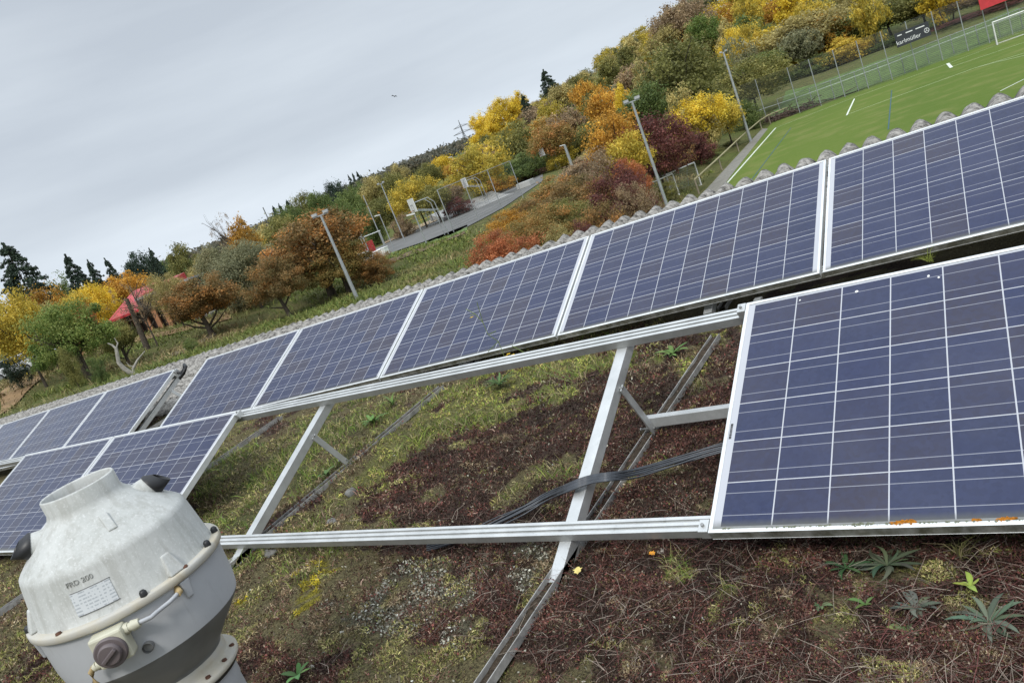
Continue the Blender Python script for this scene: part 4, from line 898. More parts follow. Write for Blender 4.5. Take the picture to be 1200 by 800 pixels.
def clumps(kind, rs, m_):
    C_ = []; R_ = []
    lob = rs.normal(size=(7, 3)); lob /= np.linalg.norm(lob, axis=1)[:, None]; la = rs.uniform(-0.25, 0.22, 7)
    while len(C_) < m_:
        d = rs.normal(size=3); d /= np.linalg.norm(d); rr_ = rs.random()**0.42
        irr = 1+sum(a*max(0, d@l)**3 for a, l in zip(la, lob))
        if kind == 'round': c = np.array([0, 0, 0.62])+d*rr_*irr*np.array([0.42, 0.42, 0.31]); r = rs.uniform(0.07, 0.15)
        elif kind == 'spread': c = np.array([0, 0, 0.60])+d*rr_*irr*np.array([0.43, 0.43, 0.30]); c[2] -= 0.5*(c[0]**2+c[1]**2); r = rs.uniform(0.06, 0.13)
        elif kind == 'bush': c = np.array([0, 0, 0.40])+d*rr_*irr*np.array([0.43, 0.43, 0.50]); r = rs.uniform(0.07, 0.15)
        elif kind == 'upright': c = np.array([0, 0, 0.54])+d*rr_*irr*np.array([0.36, 0.36, 0.44]); c[:2] *= 1.15-0.55*max(0, c[2]-.4); r = rs.uniform(0.06, 0.13)
        elif kind == 'thin': c = np.array([0, 0, 0.64])+d*rr_*irr*np.array([0.40, 0.40, 0.32]); r = rs.uniform(0.03, 0.07)
        if c[2] < 0.02: continue
        C_.append(c); R_.append(r)
    return np.array(C_), np.array(R_)
PROTO = {}; WMUL = 1.25
def trunk_mesh(kind, rs, mat, seedn):
    mb = MB(); zt = {'round': 0.75, 'spread': 0.6, 'bush': 0.4, 'upright': 0.85, 'thin': 0.85}[kind]; nf = 0.016 if kind != 'spread' else 0.03
    ln = rs.uniform(-.04, .04, 2); mb.tube([(0, 0, -0.05), (ln[0]*.3, ln[1]*.3, 0.12), (ln[0], ln[1], 0.32), (ln[0]*1.2, ln[1]*.7, zt)], [nf*1.4, nf, nf*.8, nf*.2], 8)
    for i in range(9 if kind != 'thin' else 22):
        a = rs.uniform(0, 2*PI); z0 = rs.uniform(0.10 if kind in ('spread', 'bush') else 0.25, zt*.8); l = rs.uniform(0.22, 0.40); up = rs.uniform(0.25, 0.9)
        p0 = np.array([ln[0]*z0*2, ln[1]*z0*2, z0]); d = np.array([math.cos(a), math.sin(a), up]); p1 = p0+d*l*0.45; p2 = p0+d*l+np.array([0, 0, rs.uniform(-.05, .1)])
        p2[2] = min(p2[2], 0.9); mb.tube([p0, p1, p2], [nf*.55, nf*.38, nf*.1], 6)
        if kind in ('thin', 'spread'):
            for q in range(3): e = p1+(p2-p1)*rs.random(); mb.tube([e, e+rs.normal(size=3)*0.06+np.array([0, 0, 0.06])], [nf*.2, nf*.05], 4)
    me = bpy.data.meshes.new('trunk'); me.from_pydata(mb.v, [], mb.f); me.polygons.foreach_set('use_smooth', mb.sm); me.materials.append(mat); return me
def proto_tree(kind, var, dense):
    key = (kind, var, dense)
    if key in PROTO: return PROTO[key]
    rs = np.random.default_rng(100+var*17+len(kind)*31+dense)
    if kind == 'conifer':
        V = []; lay = 17
        Cc = []; Rr = []
        for i in range(lay):
            z = 0.10+0.88*i/lay; rad = 0.47*(1-z)**0.75*rs.uniform(0.8, 1.15)+0.015; nb = max(4, int(13*(1-z)+3))
            for b_ in range(nb):
                a = rs.uniform(0, 2*PI)
                for t in (0.35, 0.65, 0.92): Cc.append([math.cos(a)*rad*t, math.sin(a)*rad*t, z-0.05*t*t+0.015]); Rr.append(0.060*(1.2-z*.7)*(1.25-t*.5))
        for i in range(8): Cc.append([0, 0, 0.9+0.012*i]); Rr.append(0.016)
        v, f, c = leafcloud(np.array(Cc), np.array(Rr), 44 if dense else 20, 0.014 if dense else 0.021, rs, 0.55, 0.2)
        crown = npmesh('crown', v, f, None, c); mb = MB(); mb.tube([(0, 0, -.05), (0, 0, .5), (0, 0, .97)], [.02, .012, .003], 7); tr = bpy.data.meshes.new('trunk'); tr.from_pydata(mb.v, [], mb.f); tr.materials.append(BARK)
    else:
        m_ = {'round': 95, 'spread': 110, 'bush': 95, 'upright': 90, 'thin': 90}[kind]; Cc, Rr = clumps(kind, rs, m_)
        if kind == 'thin': npr, sz = (30 if dense else 14), 0.009
        else: npr, sz = (230, 0.0115) if dense == 2 else ((110, 0.0155) if dense else (50, 0.024))
        v, f, c = leafcloud(Cc, Rr, npr, sz, rs)
        crown = npmesh('crown', v, f, None, c); tr = trunk_mesh(kind, rs, BARK, var)
    crown.materials.append(LEAF['green']); PROTO[key] = (crown, tr); return PROTO[key]
def tree(px, py, D, wpx, kind, col, label, group=None, dense=1, var=None, cat='tree', name=None, zbase=None, pos=None, H=None, Wd=None):
    if pos is None:
        top = at_dist(px, py, D); x, y = top[0], top[1]; zb = float(terrain(x, y)) if zbase is None else zbase; H = max(top[2]-zb, 0.6)
        depth = (top-CAMPOS)@CR[:, 2]; Wd = wpx*WMUL*depth/FPX
    else: x, y = pos; zb = float(terrain(x, y))
    crown, tr = proto_tree(kind, var if var is not None else random.randrange(3), dense)
    nm = name or {'conifer': 'conifer_tree', 'bush': 'bush', 'thin': 'bare_tree'}.get(kind, 'leafy_tree')
    r = thing(nm, label, cat, (x, y, zb), group); r.rotation_euler[2] = random.uniform(0, 6.28); r.scale = (Wd/0.95, Wd/0.95, H/0.95)
    c = bpy.data.objects.new('crown', crown); COL.objects.link(c); c.parent = r; c.material_slots[0].link = 'OBJECT'; c.material_slots[0].material = LEAF[col]
    t = bpy.data.objects.new('trunk', tr); COL.objects.link(t); t.parent = r
    return r
T = tree
# left, beyond the meadow
T(6, 290, 78, 74, 'conifer', 'conifer', 'big dark spruce at the left picture edge', dense=1)
T(78, 302, 88, 44, 'conifer', 'conifer', 'dark spruce with a pointed top, second from the left edge', dense=1)
T(104, 308, 92, 30, 'conifer', 'conifer', 'narrow dark spruce just right of the second spruce')
T(124, 306, 95, 28, 'conifer', 'conifer', 'small dark conifer left of the round dark pine')
T(62, 322, 96, 40, 'upright', 'green', 'dull green tree standing behind the gap between the first two spruces')
T(152, 294, 86, 38, 'round', 'conifer', 'round topped dark pine above the red roof')
T(176, 294, 92, 26, 'conifer', 'conifer', 'dark conifer just right of the round topped pine')
T(192, 302, 95, 34, 'round', 'green', 'dark green tree right of the conifers above the red roof')
T(-4, 345, 44, 80, 'round', 'gold', 'yellow green tree cut by the left picture edge', dense=2)
T(28, 355, 50, 60, 'round', 'khaki', 'khaki tree between the left edge and the near green tree')
T(42, 338, 62, 50, 'round', 'orange', 'orange tree below the first spruce')
T(74, 343, 60, 44, 'round', 'gold', 'yellow olive tree below the second spruce')
T(100, 333, 64, 40, 'round', 'yellow', 'bright golden tree left above the red roof')
T(134, 320, 70, 60, 'round', 'orange', 'brownish orange tree behind the red roof')
T(94, 357, 56, 22, 'round', 'red', 'small coral red tree touching the left end of the red roof')
T(58, 354, 40, 80, 'spread', 'brightgreen', 'near mid green fruit tree with slanted trunk by the brown mown strip', dense=2)
T(124, 372, 43, 44, 'spread', 'olive', 'low dark olive tree in front of the red roofed building', dense=2)
T(146, 328, 47, 46, 'thin', 'brown', 'half bare brown tree with a thick trunk before the red roofed building', dense=1)
T(184, 318, 52, 42, 'round', 'khaki', 'khaki tree at the right end of the red roof', dense=2)
T(215, 322, 45, 84, 'spread', 'rust', 'rusty orange fruit tree with forked trunk right of the red roof', dense=2)
T(208, 284, 80, 44, 'upright', 'olive', 'tall yellow green tree above the rusty fruit tree')
T(246, 286, 52, 54, 'round', 'grey', 'grey green tree behind the rusty fruit tree', dense=2)
T(272, 286, 50, 76, 'round', 'grey', 'big grey green tree beside the large rust brown tree', dense=2)
T(252, 250, 66, 34, 'thin', 'brown', 'bare twiggy brown crown sticking up highest above the grey green tree')
T(276, 262, 64, 46, 'upright', 'orange', 'golden orange upright tree right of the bare twiggy crown')
T(232, 300, 70, 40, 'round', 'khaki', 'khaki tree seen between the yellow green and grey green trees')
T(318, 250, 66, 44, 'round', 'olive', 'dark olive tree rising behind the left side of the large rust brown tree')
T(345, 246, 45, 122, 'spread', 'rust', 'large rust brown spreading tree left of the tall grey lamp post', dense=2)
T(308, 300, 42, 62, 'spread', 'rust', 'lower rust coloured tree touching the left side of the large one', dense=2)
T(384, 285, 44, 72, 'spread', 'mixed', 'rust and green tree directly behind the tall grey lamp post', dense=2)
T(428, 292, 44, 52, 'bush', 'rust', 'rust and olive shrub right of the tall grey lamp post', cat='shrub', dense=2)
T(218, 396, 36, 16, 'bush', 'green', 'small dark green bush at the foot of the rusty fruit tree', cat='shrub')
T(105, 415, 34, 17, 'bush', 'green', 'small dark bush in the meadow right of the slanted trunk', cat='shrub')
T(64, 400, 38, 22, 'bush', 'olive', 'olive bush under the near green fruit tree', cat='shrub')
T(4, 412, 46, 24, 'bush', 'conifer', 'dark round bush at the left edge beside the white cars', cat='shrub')
T(35, 398, 50, 30, 'bush', 'green', 'green bush hanging over the white cars', cat='shrub')
for x, y, D, w_, k, c, lb in [(-20,372,70,60,'round','olive','olive tree cut by the left edge behind the white car'),(22,372,74,44,'bush','gold','golden bush between the white car and the orange tree'),(50,366,72,44,'bush','olive','olive bush behind the near green fruit tree'),
 (84,372,68,40,'bush','khaki','khaki bush left of the red roofed building'),(196,330,72,50,'round','gold','gold tree behind the khaki tree at the red roof end'),(222,300,84,44,'round','green','green tree behind the tall yellow green tree'),(236,318,66,44,'bush','orange','orange bush between the rusty fruit tree and the grey green trees'),
 (262,318,60,60,'bush','khaki','khaki bush under the big grey green tree'),(290,290,74,56,'round','gold','golden green tree behind the large rust brown tree, left side'),(318,300,62,60,'bush','olive','olive bush behind the trunk of the large rust brown tree'),(300,262,92,48,'round','khaki','khaki tree beyond the golden orange upright tree'),
 (352,310,58,60,'bush','green','green bush low behind the large rust brown tree'),(398,300,62,50,'bush','olive','olive bush just left of the play frame behind the shrub'),(170,340,70,40,'round','orange','orange tree directly behind the grey end of the red roofed building'),(284,340,52,44,'bush','grey','grey green bush between the two rust coloured trees')]:
    T(x, y, D, w_, k, c, lb, cat='shrub' if k == 'bush' else 'tree', dense=1)
# behind the park, left to right
beh = [(330,240,120,34,'round','green'),(352,226,150,34,'round','olive'),(368,222,145,30,'round','green'),(384,214,150,34,'round','conifer'),(400,222,120,36,'round','green'),
 (395,230,100,40,'bush','green'),(412,214,160,36,'round','green'),(428,208,150,36,'round','khaki'),(446,203,150,38,'round','olive'),(462,196,170,34,'upright','khaki'),
 (420,238,100,40,'bush','green'),(445,228,98,44,'round','olive'),(400,252,84,34,'bush','green'),(376,262,70,36,'bush','olive'),(466,250,92,30,'bush','brown'),
 (476,206,94,50,'round','gold'),(500,216,92,48,'round','olive'),(520,215,96,40,'round','brown'),(496,190,160,34,'round','olive'),(510,183,165,40,'round','yellow'),
 (534,184,150,40,'round','orange'),(528,205,110,30,'round','gold'),(530,232,92,36,'bush','maroon'),(546,170,98,66,'upright','gold'),(574,205,112,44,'bush','orange'),
 (556,178,170,34,'round','khaki'),(585,190,118,60,'bush','green'),(606,180,122,58,'bush','green'),(628,170,130,46,'bush','green'),(622,200,124,44,'bush','maroon'),
 (570,176,165,36,'round','orange'),(640,142,118,54,'round','mixed'),(662,150,125,46,'bush','olive'),(655,170,118,36,'bush','gold'),(600,214,125,24,'bush','orange'),
 (625,138,150,40,'round','khaki'),(670,135,150,46,'round','green'),(690,140,120,50,'round','olive')]
cn = {'green':'green','olive':'olive green','conifer':'very dark green','khaki':'khaki','gold':'golden green','brown':'brown','yellow':'yellow','orange':'orange brown','maroon':'maroon','mixed':'dark gold','grey':'grey green'}
for i, (x, y, D, w_, k, c) in enumerate(beh):
    T(x, y, D, w_, k, c, '%s %s in the belt of trees behind the ball court' % (cn[c], 'bush' if k == 'bush' else 'tree'), 'trees and bushes behind the ball court', cat='shrub' if k == 'bush' else 'tree', dense=1)
for i, (x, y, w_) in enumerate([(556,136,32),(566,129,32),(577,123,32),(588,117,32),(598,113,32),(606,110,26)]):
    T(x, y, 192+3*i, w_, 'upright', 'yellow', 'bright yellow poplar in the tight row right of the distant pylon', 'bright yellow poplars', dense=1)
T(612, 113, 178, 26, 'conifer', 'conifer', 'dark conifer at the right end of the bright yellow poplars')
T(637, 84, 205, 34, 'conifer', 'conifer', 'dark blue green conifer breaking the skyline beside the orange tree')
T(653, 102, 186, 26, 'round', 'orange', 'bright orange tree just right of the skyline conifer')
T(618, 120, 190, 26, 'upright', 'khaki', 'pale khaki tree between the two dark conifers')
# shrub belt between roof and park
sh = [(600,258,36,70,'mixed','olive and rust bush right above the coral red bush'),(578,266,31,66,'red','coral red bush just beyond the corrugated roof edge'),(625,240,40,76,'mixed','mixed rust and green bush right of the coral red bush'),
 (668,205,48,84,'rust','large rust red bush beside the furthest backboard'),(650,232,42,60,'olive','olive bush in the middle of the rust red bushes'),(676,256,31,40,'maroon','dark maroon bush right behind the corrugated roof edge'),
 (700,232,36,66,'rust','rust bush left of the middle lamp post foot'),(646,262,32,44,'khaki','khaki bush between the coral red and maroon bushes'),(712,192,46,72,'maroon','maroon bush left of the middle lamp post'),
 (706,134,66,64,'orange','orange gold tree left of the middle lamp post'),(722,156,60,50,'gold','yellow gold tree touching the middle lamp post'),(690,172,58,54,'brown','brown bush below the orange gold tree'),
 (752,138,66,70,'maroon','dark purple brown tree right of the middle lamp post'),(768,158,76,54,'rust','rusty bush behind the middle lamp post'),(782,172,86,40,'maroon','dark maroon bush below the bright yellow tree'),
 (734,208,44,50,'brown','brown bush at the foot of the middle lamp post'),(812,110,88,52,'yellow','bright yellow tree between the two tall lamp posts'),(842,118,92,40,'gold','yellow green rounded tree left of the right lamp post'),
 (800,196,82,40,'brown','brown and green bush behind the near small goal'),(828,184,84,36,'olive','olive bush on the bank left of the gravel path'),(768,212,62,34,'olive','olive bush beside the middle lamp post and small goal'),
 (854,168,93,20,'olive','low olive bush on the bank near the right lamp post'),(808,150,80,40,'maroon','maroon bush under the bright yellow tree'),(730,180,56,40,'red','coral tinted bush just left of the middle lamp post')]
sh += [(640,206,60,60,'mixed','orange green bush left below the furthest backboard'),(612,232,52,56,'rust','rust bush on the lawn edge near the middle skate ramp'),(672,186,74,66,'brown','brown red bush right of the furthest backboard'),
 (694,176,80,60,'red','rosy brown bush below the thick lamp pillar'),(628,222,66,50,'khaki','khaki bush beyond the mixed rust and green bush'),(588,246,42,54,'orange','orange tinged bush above the coral red bush'),(664,214,58,70,'mixed','dense green and rust bush in the middle of the shrub belt'),(705,160,84,60,'khaki','khaki bush behind the orange gold tree')]
for x, y, D, w_, c, lb in sh:
    T(x, y, D, w_*1.12, 'bush' if 'bush' in lb else 'round', c, lb, cat='shrub' if 'bush' in lb else 'tree', dense=2 if D < 58 else 1)
# trees behind the playing field
for x, y, D, w_, k, c, lb in [(775,54,105,104,'round','olive','big olive green tree in the middle of the slope left of the right lamp post'),(800,92,88,50,'bush','khaki','khaki bush behind the bright yellow tree'),
 (742,100,96,60,'round','green','green tree on the slope above the middle lamp post head'),(870,70,122,80,'round','olive','dark olive tree directly behind the right lamp post'),
 (905,36,160,96,'round','khaki','large pale khaki tree behind the corner of the field'),(945,10,160,90,'round','khaki','second large khaki tree right of the first behind the field corner'),
 (905,80,150,66,'bush','green','dark green bush at the foot of the large khaki trees'),(885,62,150,60,'round','green','dark green tree between the right lamp post and the khaki trees'),
 (1000,14,160,70,'round','green','dark green tree right of the khaki trees'),(1035,0,160,76,'round','olive','dark olive tree behind the round yellow bush'),(985,42,150,58,'bush','gold','round golden yellow bush behind the field fence'),
 (1075,-12,160,70,'round','olive','dark olive tree behind the black banner'),(1110,-6,160,46,'round','gold','yellow green tree right of the black banner'),(1145,-14,160,60,'round','brown','brown tree at the top edge beyond the white goal'),
 (1120,26,150,80,'bush','maroon','long maroon hedge bush behind the fence right of the banner'),(1165,10,150,80,'bush','maroon','maroon hedge bush behind the white goal'),(1190,-12,160,60,'round','olive','olive tree at the top right corner'),
 (960,60,150,50,'bush','green','low dark green bush left of the round golden bush'),(1050,40,150,70,'bush','green','dark green bush left below the black banner'),(870,112,108,36,'bush','green','dark bush right behind the foot of the right lamp post'),
 (818,16,180,44,'round','brightgreen','fresh green tree high on the wooded slope'),(852,34,165,34,'round','yellow','yellow tree on the slope right of the fresh green tree'),(872,28,160,34,'round','gold','golden tree beside the yellow one on the slope'),
 (725,104,120,26,'upright','yellow','slim yellow tree left of the middle lamp post head'),(785,0,190,60,'round','brown','tall brown tree where the skyline leaves the picture')]:
    T(x, y, D, w_, k, c, lb, cat='shrub' if k == 'bush' else 'tree', dense=1)
# wooded slope: individual trees filling the hill
pool = ['khaki','khaki','khaki','gold','gold','olive','olive','olive','green','brown','khaki','yellow','orange','grey','grey']
gname = {'khaki':'khaki','gold':'golden green','olive':'olive green','green':'green','brown':'brown','yellow':'yellow','orange':'orange','grey':'grey green','rust':'rust coloured'}
placed = []; tries = 0
rs = random.Random(5)
while len(placed) < 150 and tries < 6000:
    tries += 1; az = math.radians(rs.uniform(-35, 1)); D = rs.uniform(125, 300); x = CAMPOS[0]+D*math.sin(az); y = CAMPOS[1]+D*math.cos(az)
    if az > math.radians(-24) and D < 150: continue
    if any((x-a)**2+(y-b)**2 < (6.5+D*0.012)**2 for a, b in placed): continue
    zb = float(terrain(x, y)); H = rs.uniform(7.5, 11.5); px_, py_ = proj(np.array([x, y, zb+H]))
    if not (540 < px_ < 1230) or py_ < -60: continue
    # keep clear of the open sky above the skyline
    sky_y = np.interp(px_, [540, 600, 640, 680, 720, 780, 860], [175, 138, 105, 82, 44, 12, -40])
    if py_ < sky_y: H -= (sky_y-py_)*D/FPX*1.05
    if H < 4: continue
    placed.append((x, y)); c = rs.choice(pool)
    T(0, 0, 0, 0, rs.choice(['round', 'round', 'upright', 'bush']), c, '%s tree in the autumn wood on the slope behind the field' % gname[c], 'trees of the autumn wood on the slope', pos=(x, y), H=H, Wd=rs.uniform(6, 10)*(0.8+D/900), dense=0)
# far wood on the horizon: reads as one mass
rs2 = np.random.default_rng(3); Vs = []; Fs = []; Cs = []; b = 0; Cc = []; Rr = []; Tn = []
for i in range(900):
    az = math.radians(rs2.uniform(-74, -31)); D = rs2.uniform(320, 640); x = CAMPOS[0]+D*math.sin(az); y = CAMPOS[1]+D*math.cos(az); zb = terrain(x, y)
    h = rs2.uniform(5, 10); pxx, pyy = proj(np.array([x, y, float(zb)+h])); lim = np.interp(pxx, [0, 60, 150, 260, 330, 400, 480, 540, 600], [345, 335, 320, 283, 252, 222, 188, 166, 150])
    if pyy < lim: h -= (lim-pyy)*D/FPX*1.05
    if h < -6: continue
    for q in range(5): Cc.append([x+rs2.normal(0, 2), y+rs2.normal(0, 2), float(zb)+h*(0.3+0.15*q)]); Rr.append(2.6)
v, f, c = leafcloud(np.array(Cc), np.array(Rr), 34, 0.75, rs2)
o = bpy.data.objects.new('distant_wood', npmesh('distant_wood', v, f, mat_leaf('distant_leaves', (0.075, 0.085, 0.070), (0.13, 0.125, 0.09), (0.21, 0.17, 0.11)), c)); COL.objects.link(o)  # distance haze is put into these paler, greyer leaf colours
tag(o, 'far off wooded ridge on the horizon left of the pylon', 'wood', kind='stuff')
for i, (x, y, D, w_) in enumerate([(320,243,260,14),(327,240,262,12),(336,236,258,16),(341,240,255,12),(408,206,330,10),(413,204,330,10),(418,202,335,10),(423,206,330,10)]):
    T(x, y, D, w_, 'conifer', 'conifer', 'tiny dark spruce on the far skyline behind the large rust brown tree' if i < 4 else 'tiny dark spruce on the far skyline left of the ball court lamps', 'spruces on the far skyline', dense=0)
# rough grass of the meadow, nearest strip
def meadow_pts(n, x0, x1, d0, d1):
    az = RNG.uniform(math.radians(x0), math.radians(x1), n); D = RNG.uniform(d0, d1, n); x = CAMPOS[0]+D*np.sin(az); y = CAMPOS[1]+D*np.cos(az); return np.stack([x, y, terrain(x, y)], -1), D
Pm, Dm = meadow_pts(110000, -76, -18, 22, 75); dens = fbm(Pm[:, 0]/3, Pm[:, 1]/3, 3); dr = fbm(Pm[:, 0]/7+9, Pm[:, 1]/7+4, 3)
k = (RNG.random(len(Pm)) < np.clip((dens-0.30)*3.5, 0.12, 1)) & (pdist(Pm[:, 0], Pm[:, 1], CP) > 2.5) & (pdist(Pm[:, 0], Pm[:, 1], FP) > 1.5); Pm = Pm[k]; Dm = Dm[k]; dr = dr[k]; n = len(Pm)
c1 = pal([(0.15, 0.19, 0.045), (0.22, 0.23, 0.065), (0.11, 0.15, 0.035)], n, 0.25); c2 = pal([(0.33, 0.27, 0.13), (0.25, 0.21, 0.085), (0.21, 0.15, 0.075)], n, 0.25); kk = np.clip((dr-0.44)*9, 0, 1)[:, None]
mg = ribbons(Pm, RNG.uniform(0.12, 0.45, n), RNG.uniform(0.05, 0.7, n), RNG.uniform(0, 2*PI, n), RNG.uniform(0.02, 0.05, n)*(Dm/35), c1*(1-kk)+c2*kk, 0.4, 0.2)
stuff('meadow_grass', [mg], PLANT, 'rough green and straw coloured grass of the meadow beyond the roof edge', 'grass')
# dead forked branch tree near roof edge
mb = MB(); p = on_ground(158, 440, 24); r = thing('bare_sapling', 'pale leafless forked sapling just beyond the roof edge at the left', 'tree', tuple(p))
Dn = math.hypot(p[0]-CAMPOS[0], p[1]-CAMPOS[1])
pp = lambda x, y, dd=0: at_dist(x, y, Dn+dd)
mb.tube([p, pp(146, 432), pp(139, 425), pp(136, 408), pp(131, 404), pp(126, 402)], [0.10, 0.09, 0.075, 0.06, 0.035, 0.02], 7); mb.tube([pp(136, 410), pp(138, 402), pp(134, 396)], [0.045, 0.03, 0.015], 6)
mb.tube([p, pp(156, 432), pp(161, 422), pp(170, 411)], [0.07, 0.055, 0.04, 0.015], 6); mb.tube([pp(157, 430), pp(151, 428), pp(148, 424)], [0.03, 0.02, 0.01], 5); mb.build('trunk', PALEBARK, r)
# slanted trunks
def leanpole(x0, y0, x1, y1, D, r0, label, mat=BARK):
    a = at_dist(x0, y0, D); b = at_dist(x1, y1, D); a[2] = float(terrain(a[0], a[1])); mb = MB(); mb.tube([a, (a+b)/2+np.array([.05, 0, 0]), b], [r0, r0*.8, r0*.6], 8)
    r = thing('tree_trunk', label, 'tree', tuple(a)); mb.build('trunk', mat, r)
leanpole(172, 407, 148, 350, 47, 0.17, 'thick bare brown trunk slanting up in front of the red roofed building')
leanpole(97, 432, 80, 398, 40, 0.12, 'thin dark slanted trunk under the near green fruit tree')
# tall grasses on the bank
# ------------------------------------------------------------------ red roofed building
bc = on_ground(135, 404, 40); D0 = 58
A_ = at_dist(82, 420, D0+2); B_ = at_dist(236, 372, D0-2)
dx = B_-A_; dx[2] = 0; Lb = np.linalg.norm(dx); dx /= Lb; dy = np.array([-dx[1], dx[0], 0]); dy = dy if dy@(np.array([A_[0], A_[1], 0])) > 0 else -dy
zf = float(min(terrain(A_[0], A_[1]), terrain(B_[0], B_[1])))
hb_ = thing('red_roofed_building', 'low building with a bright red metal roof and upright wooden slats behind the trees', 'building', (float(A_[0]), float(A_[1]), zf))
def bb(mb, s0, s1, t0, t1, z0, z1, zz=None):
    z2, z3 = zz if zz else (z1, z1)
    P = lambda s, t, z: np.array([A_[0], A_[1], 0])+dx*s+dy*t+np.array([0, 0, z])
    mb.hexa([P(s0,t0,z0), P(s1,t0,z0), P(s1,t1,z0), P(s0,t1,z0), P(s0,t0,z1), P(s1,t0,z1), P(s1,t1,z2), P(s0,t1,z3)])
z0 = zf; ztop = at_dist(140, 374, D0)[2]
mb = MB(); bb(mb, 0.6, Lb-0.6, 1.2, 7, z0-1, ztop-0.05); mb.build('wall', simple('dark_timber_wall', (0.07, 0.05, 0.04), 0.8, 0, 0.3, 2), hb_)
mb = MB(); bb(mb, -0.6, Lb+0.6, 0.2, 1.6, z0-1.0, z0+0.12); mb.build('plinth', simple('concrete', (0.34, 0.32, 0.29), 0.9, 0, 0.15, 2), hb_)
SLAT = simple('larch_slat', (0.42, 0.20, 0.10), 0.8, 0, 0.25, 2)
ns = int(Lb/0.75)
for i in range(ns): 
    mb = MB(); s_ = 0.4+i*(Lb-0.8)/ns; bb(mb, s_, s_+0.30, 0.75, 0.95, z0+0.12, ztop); mb.build('slat', SLAT, hb_)
m = NT('red_sheet_metal'); s = m.n('ShaderNodeSeparateXYZ'); m.t.links.new(m.coord(), s.inputs[0]); ph_ = math.atan2(dx[1], dx[0])
al = m.math('ADD', m.math('MULTIPLY', s.outputs[0], math.cos(ph_)), m.math('MULTIPLY', s.outputs[1], math.sin(ph_)))
seam = m.math('LESS_THAN', m.math('FRACT', m.math('DIVIDE', al, 0.9)), 0.09); m.P(base=m.mix(seam, m.ramp(m.noise(0.8, 4), [(0.3, (0.36, 0.022, 0.028)), (0.7, (0.50, 0.045, 0.050))]), (0.20, 0.015, 0.02)), rough=0.45); REDR = m.m
sr = (at_dist(163, 355, D0)-A_)@dx
mb = MB(); bb(mb, 3.4, sr, 0.1, 5.5, ztop, ztop+0.15, (ztop+1.5, ztop+1.5)); roof_ = mb.build('roof', REDR, hb_)
mb = MB(); bb(mb, sr+0.1, Lb+0.5, 0.0, 7.2, ztop+0.7, ztop+0.85); mb.build('roof_edge', simple('grey_fascia', (0.30, 0.31, 0.32), 0.6, 0, 0.1, 2), hb_)
mb = MB(); bb(mb, sr, Lb+0.2, 0.5, 7.0, ztop-0.02, ztop+0.7); mb.build('upper_wall', simple('dark_grey_cladding', (0.045, 0.05, 0.058), 0.6, 0, 0.2, 2), hb_)
mb = MB(); bb(mb, sr+0.2, sr+1.7, 1.3, 5.8, ztop+0.86, ztop+0.98, (ztop+1.4, ztop+1.4)); mb.build('roof', REDR, hb_)
# ------------------------------------------------------------------ parked cars
def car(px, py, D, paint, label, rz):
    p = at_dist(px, py, D); z = float(terrain(p[0], p[1])); r = thing('parked_car', label, 'car', (p[0], p[1], z), 'cars parked at the left edge')
    def T_(x, y, zz): return (p[0]+x*math.cos(rz)-y*math.sin(rz), p[1]+x*math.sin(rz)+y*math.cos(rz), z+zz)
    body = [(-2.1,.35),(-2.15,.75),(-1.9,.92),(-1.0,.98),(1.1,.95),(1.9,.82),(2.1,.6),(2.1,.35)]; cab = [(-1.95,.93),(-1.55,1.38),(-1.0,1.45),(0.2,1.44),(1.05,.95)]
    mb = MB(); mb.prism(body, -0.87, 0.87, lambda t, a, b: T_(a, t, b)); mb.build('body', paint, r, bevel=0.05)
    mb = MB(); mb.prism(cab, -0.74, 0.74, lambda t, a, b: T_(a, t, b)); cb2 = mb.build('cabin', simple('car_glass', (0.02, 0.025, 0.03), 0.1, 0, 0.1, 2), r, bevel=0.04)
    mb = MB(); mb.prism([(-1.5,1.385),(-1.0,1.47),(0.2,1.46),(0.3,1.40)], -0.70, 0.70, lambda t, a, b: T_(a, t, b)); mb.build('roof', paint, cb2)
    for a in (-1.3, 1.3):
        for s_ in (-1, 1):
            mb = MB(); c0 = np.array(T_(a, s_*0.70, 0.33)); c1 = np.array(T_(a, s_*0.90, 0.33)); mb.tube([c0, c1], 0.33, 18); wv = mb.build('wheel', BLACK, r)
            mb = MB(); mb.tube([c1, c1+(c1-c0)*0.05], 0.19, 14); mb.build('rim', STEEL, wv)
PW = simple('white_car_paint', (0.70, 0.71, 0.72), 0.3, 0, 0.03, 2); PS = simple('silver_car_paint', (0.42, 0.43, 0.45), 0.3, 0.4, 0.03, 2)
car(20, 417, 66, PW, 'white car parked at the left edge below the green trees', 0.35)
car(46, 408, 68, PS, 'silver car parked right of the white one below the trees', 0.35)
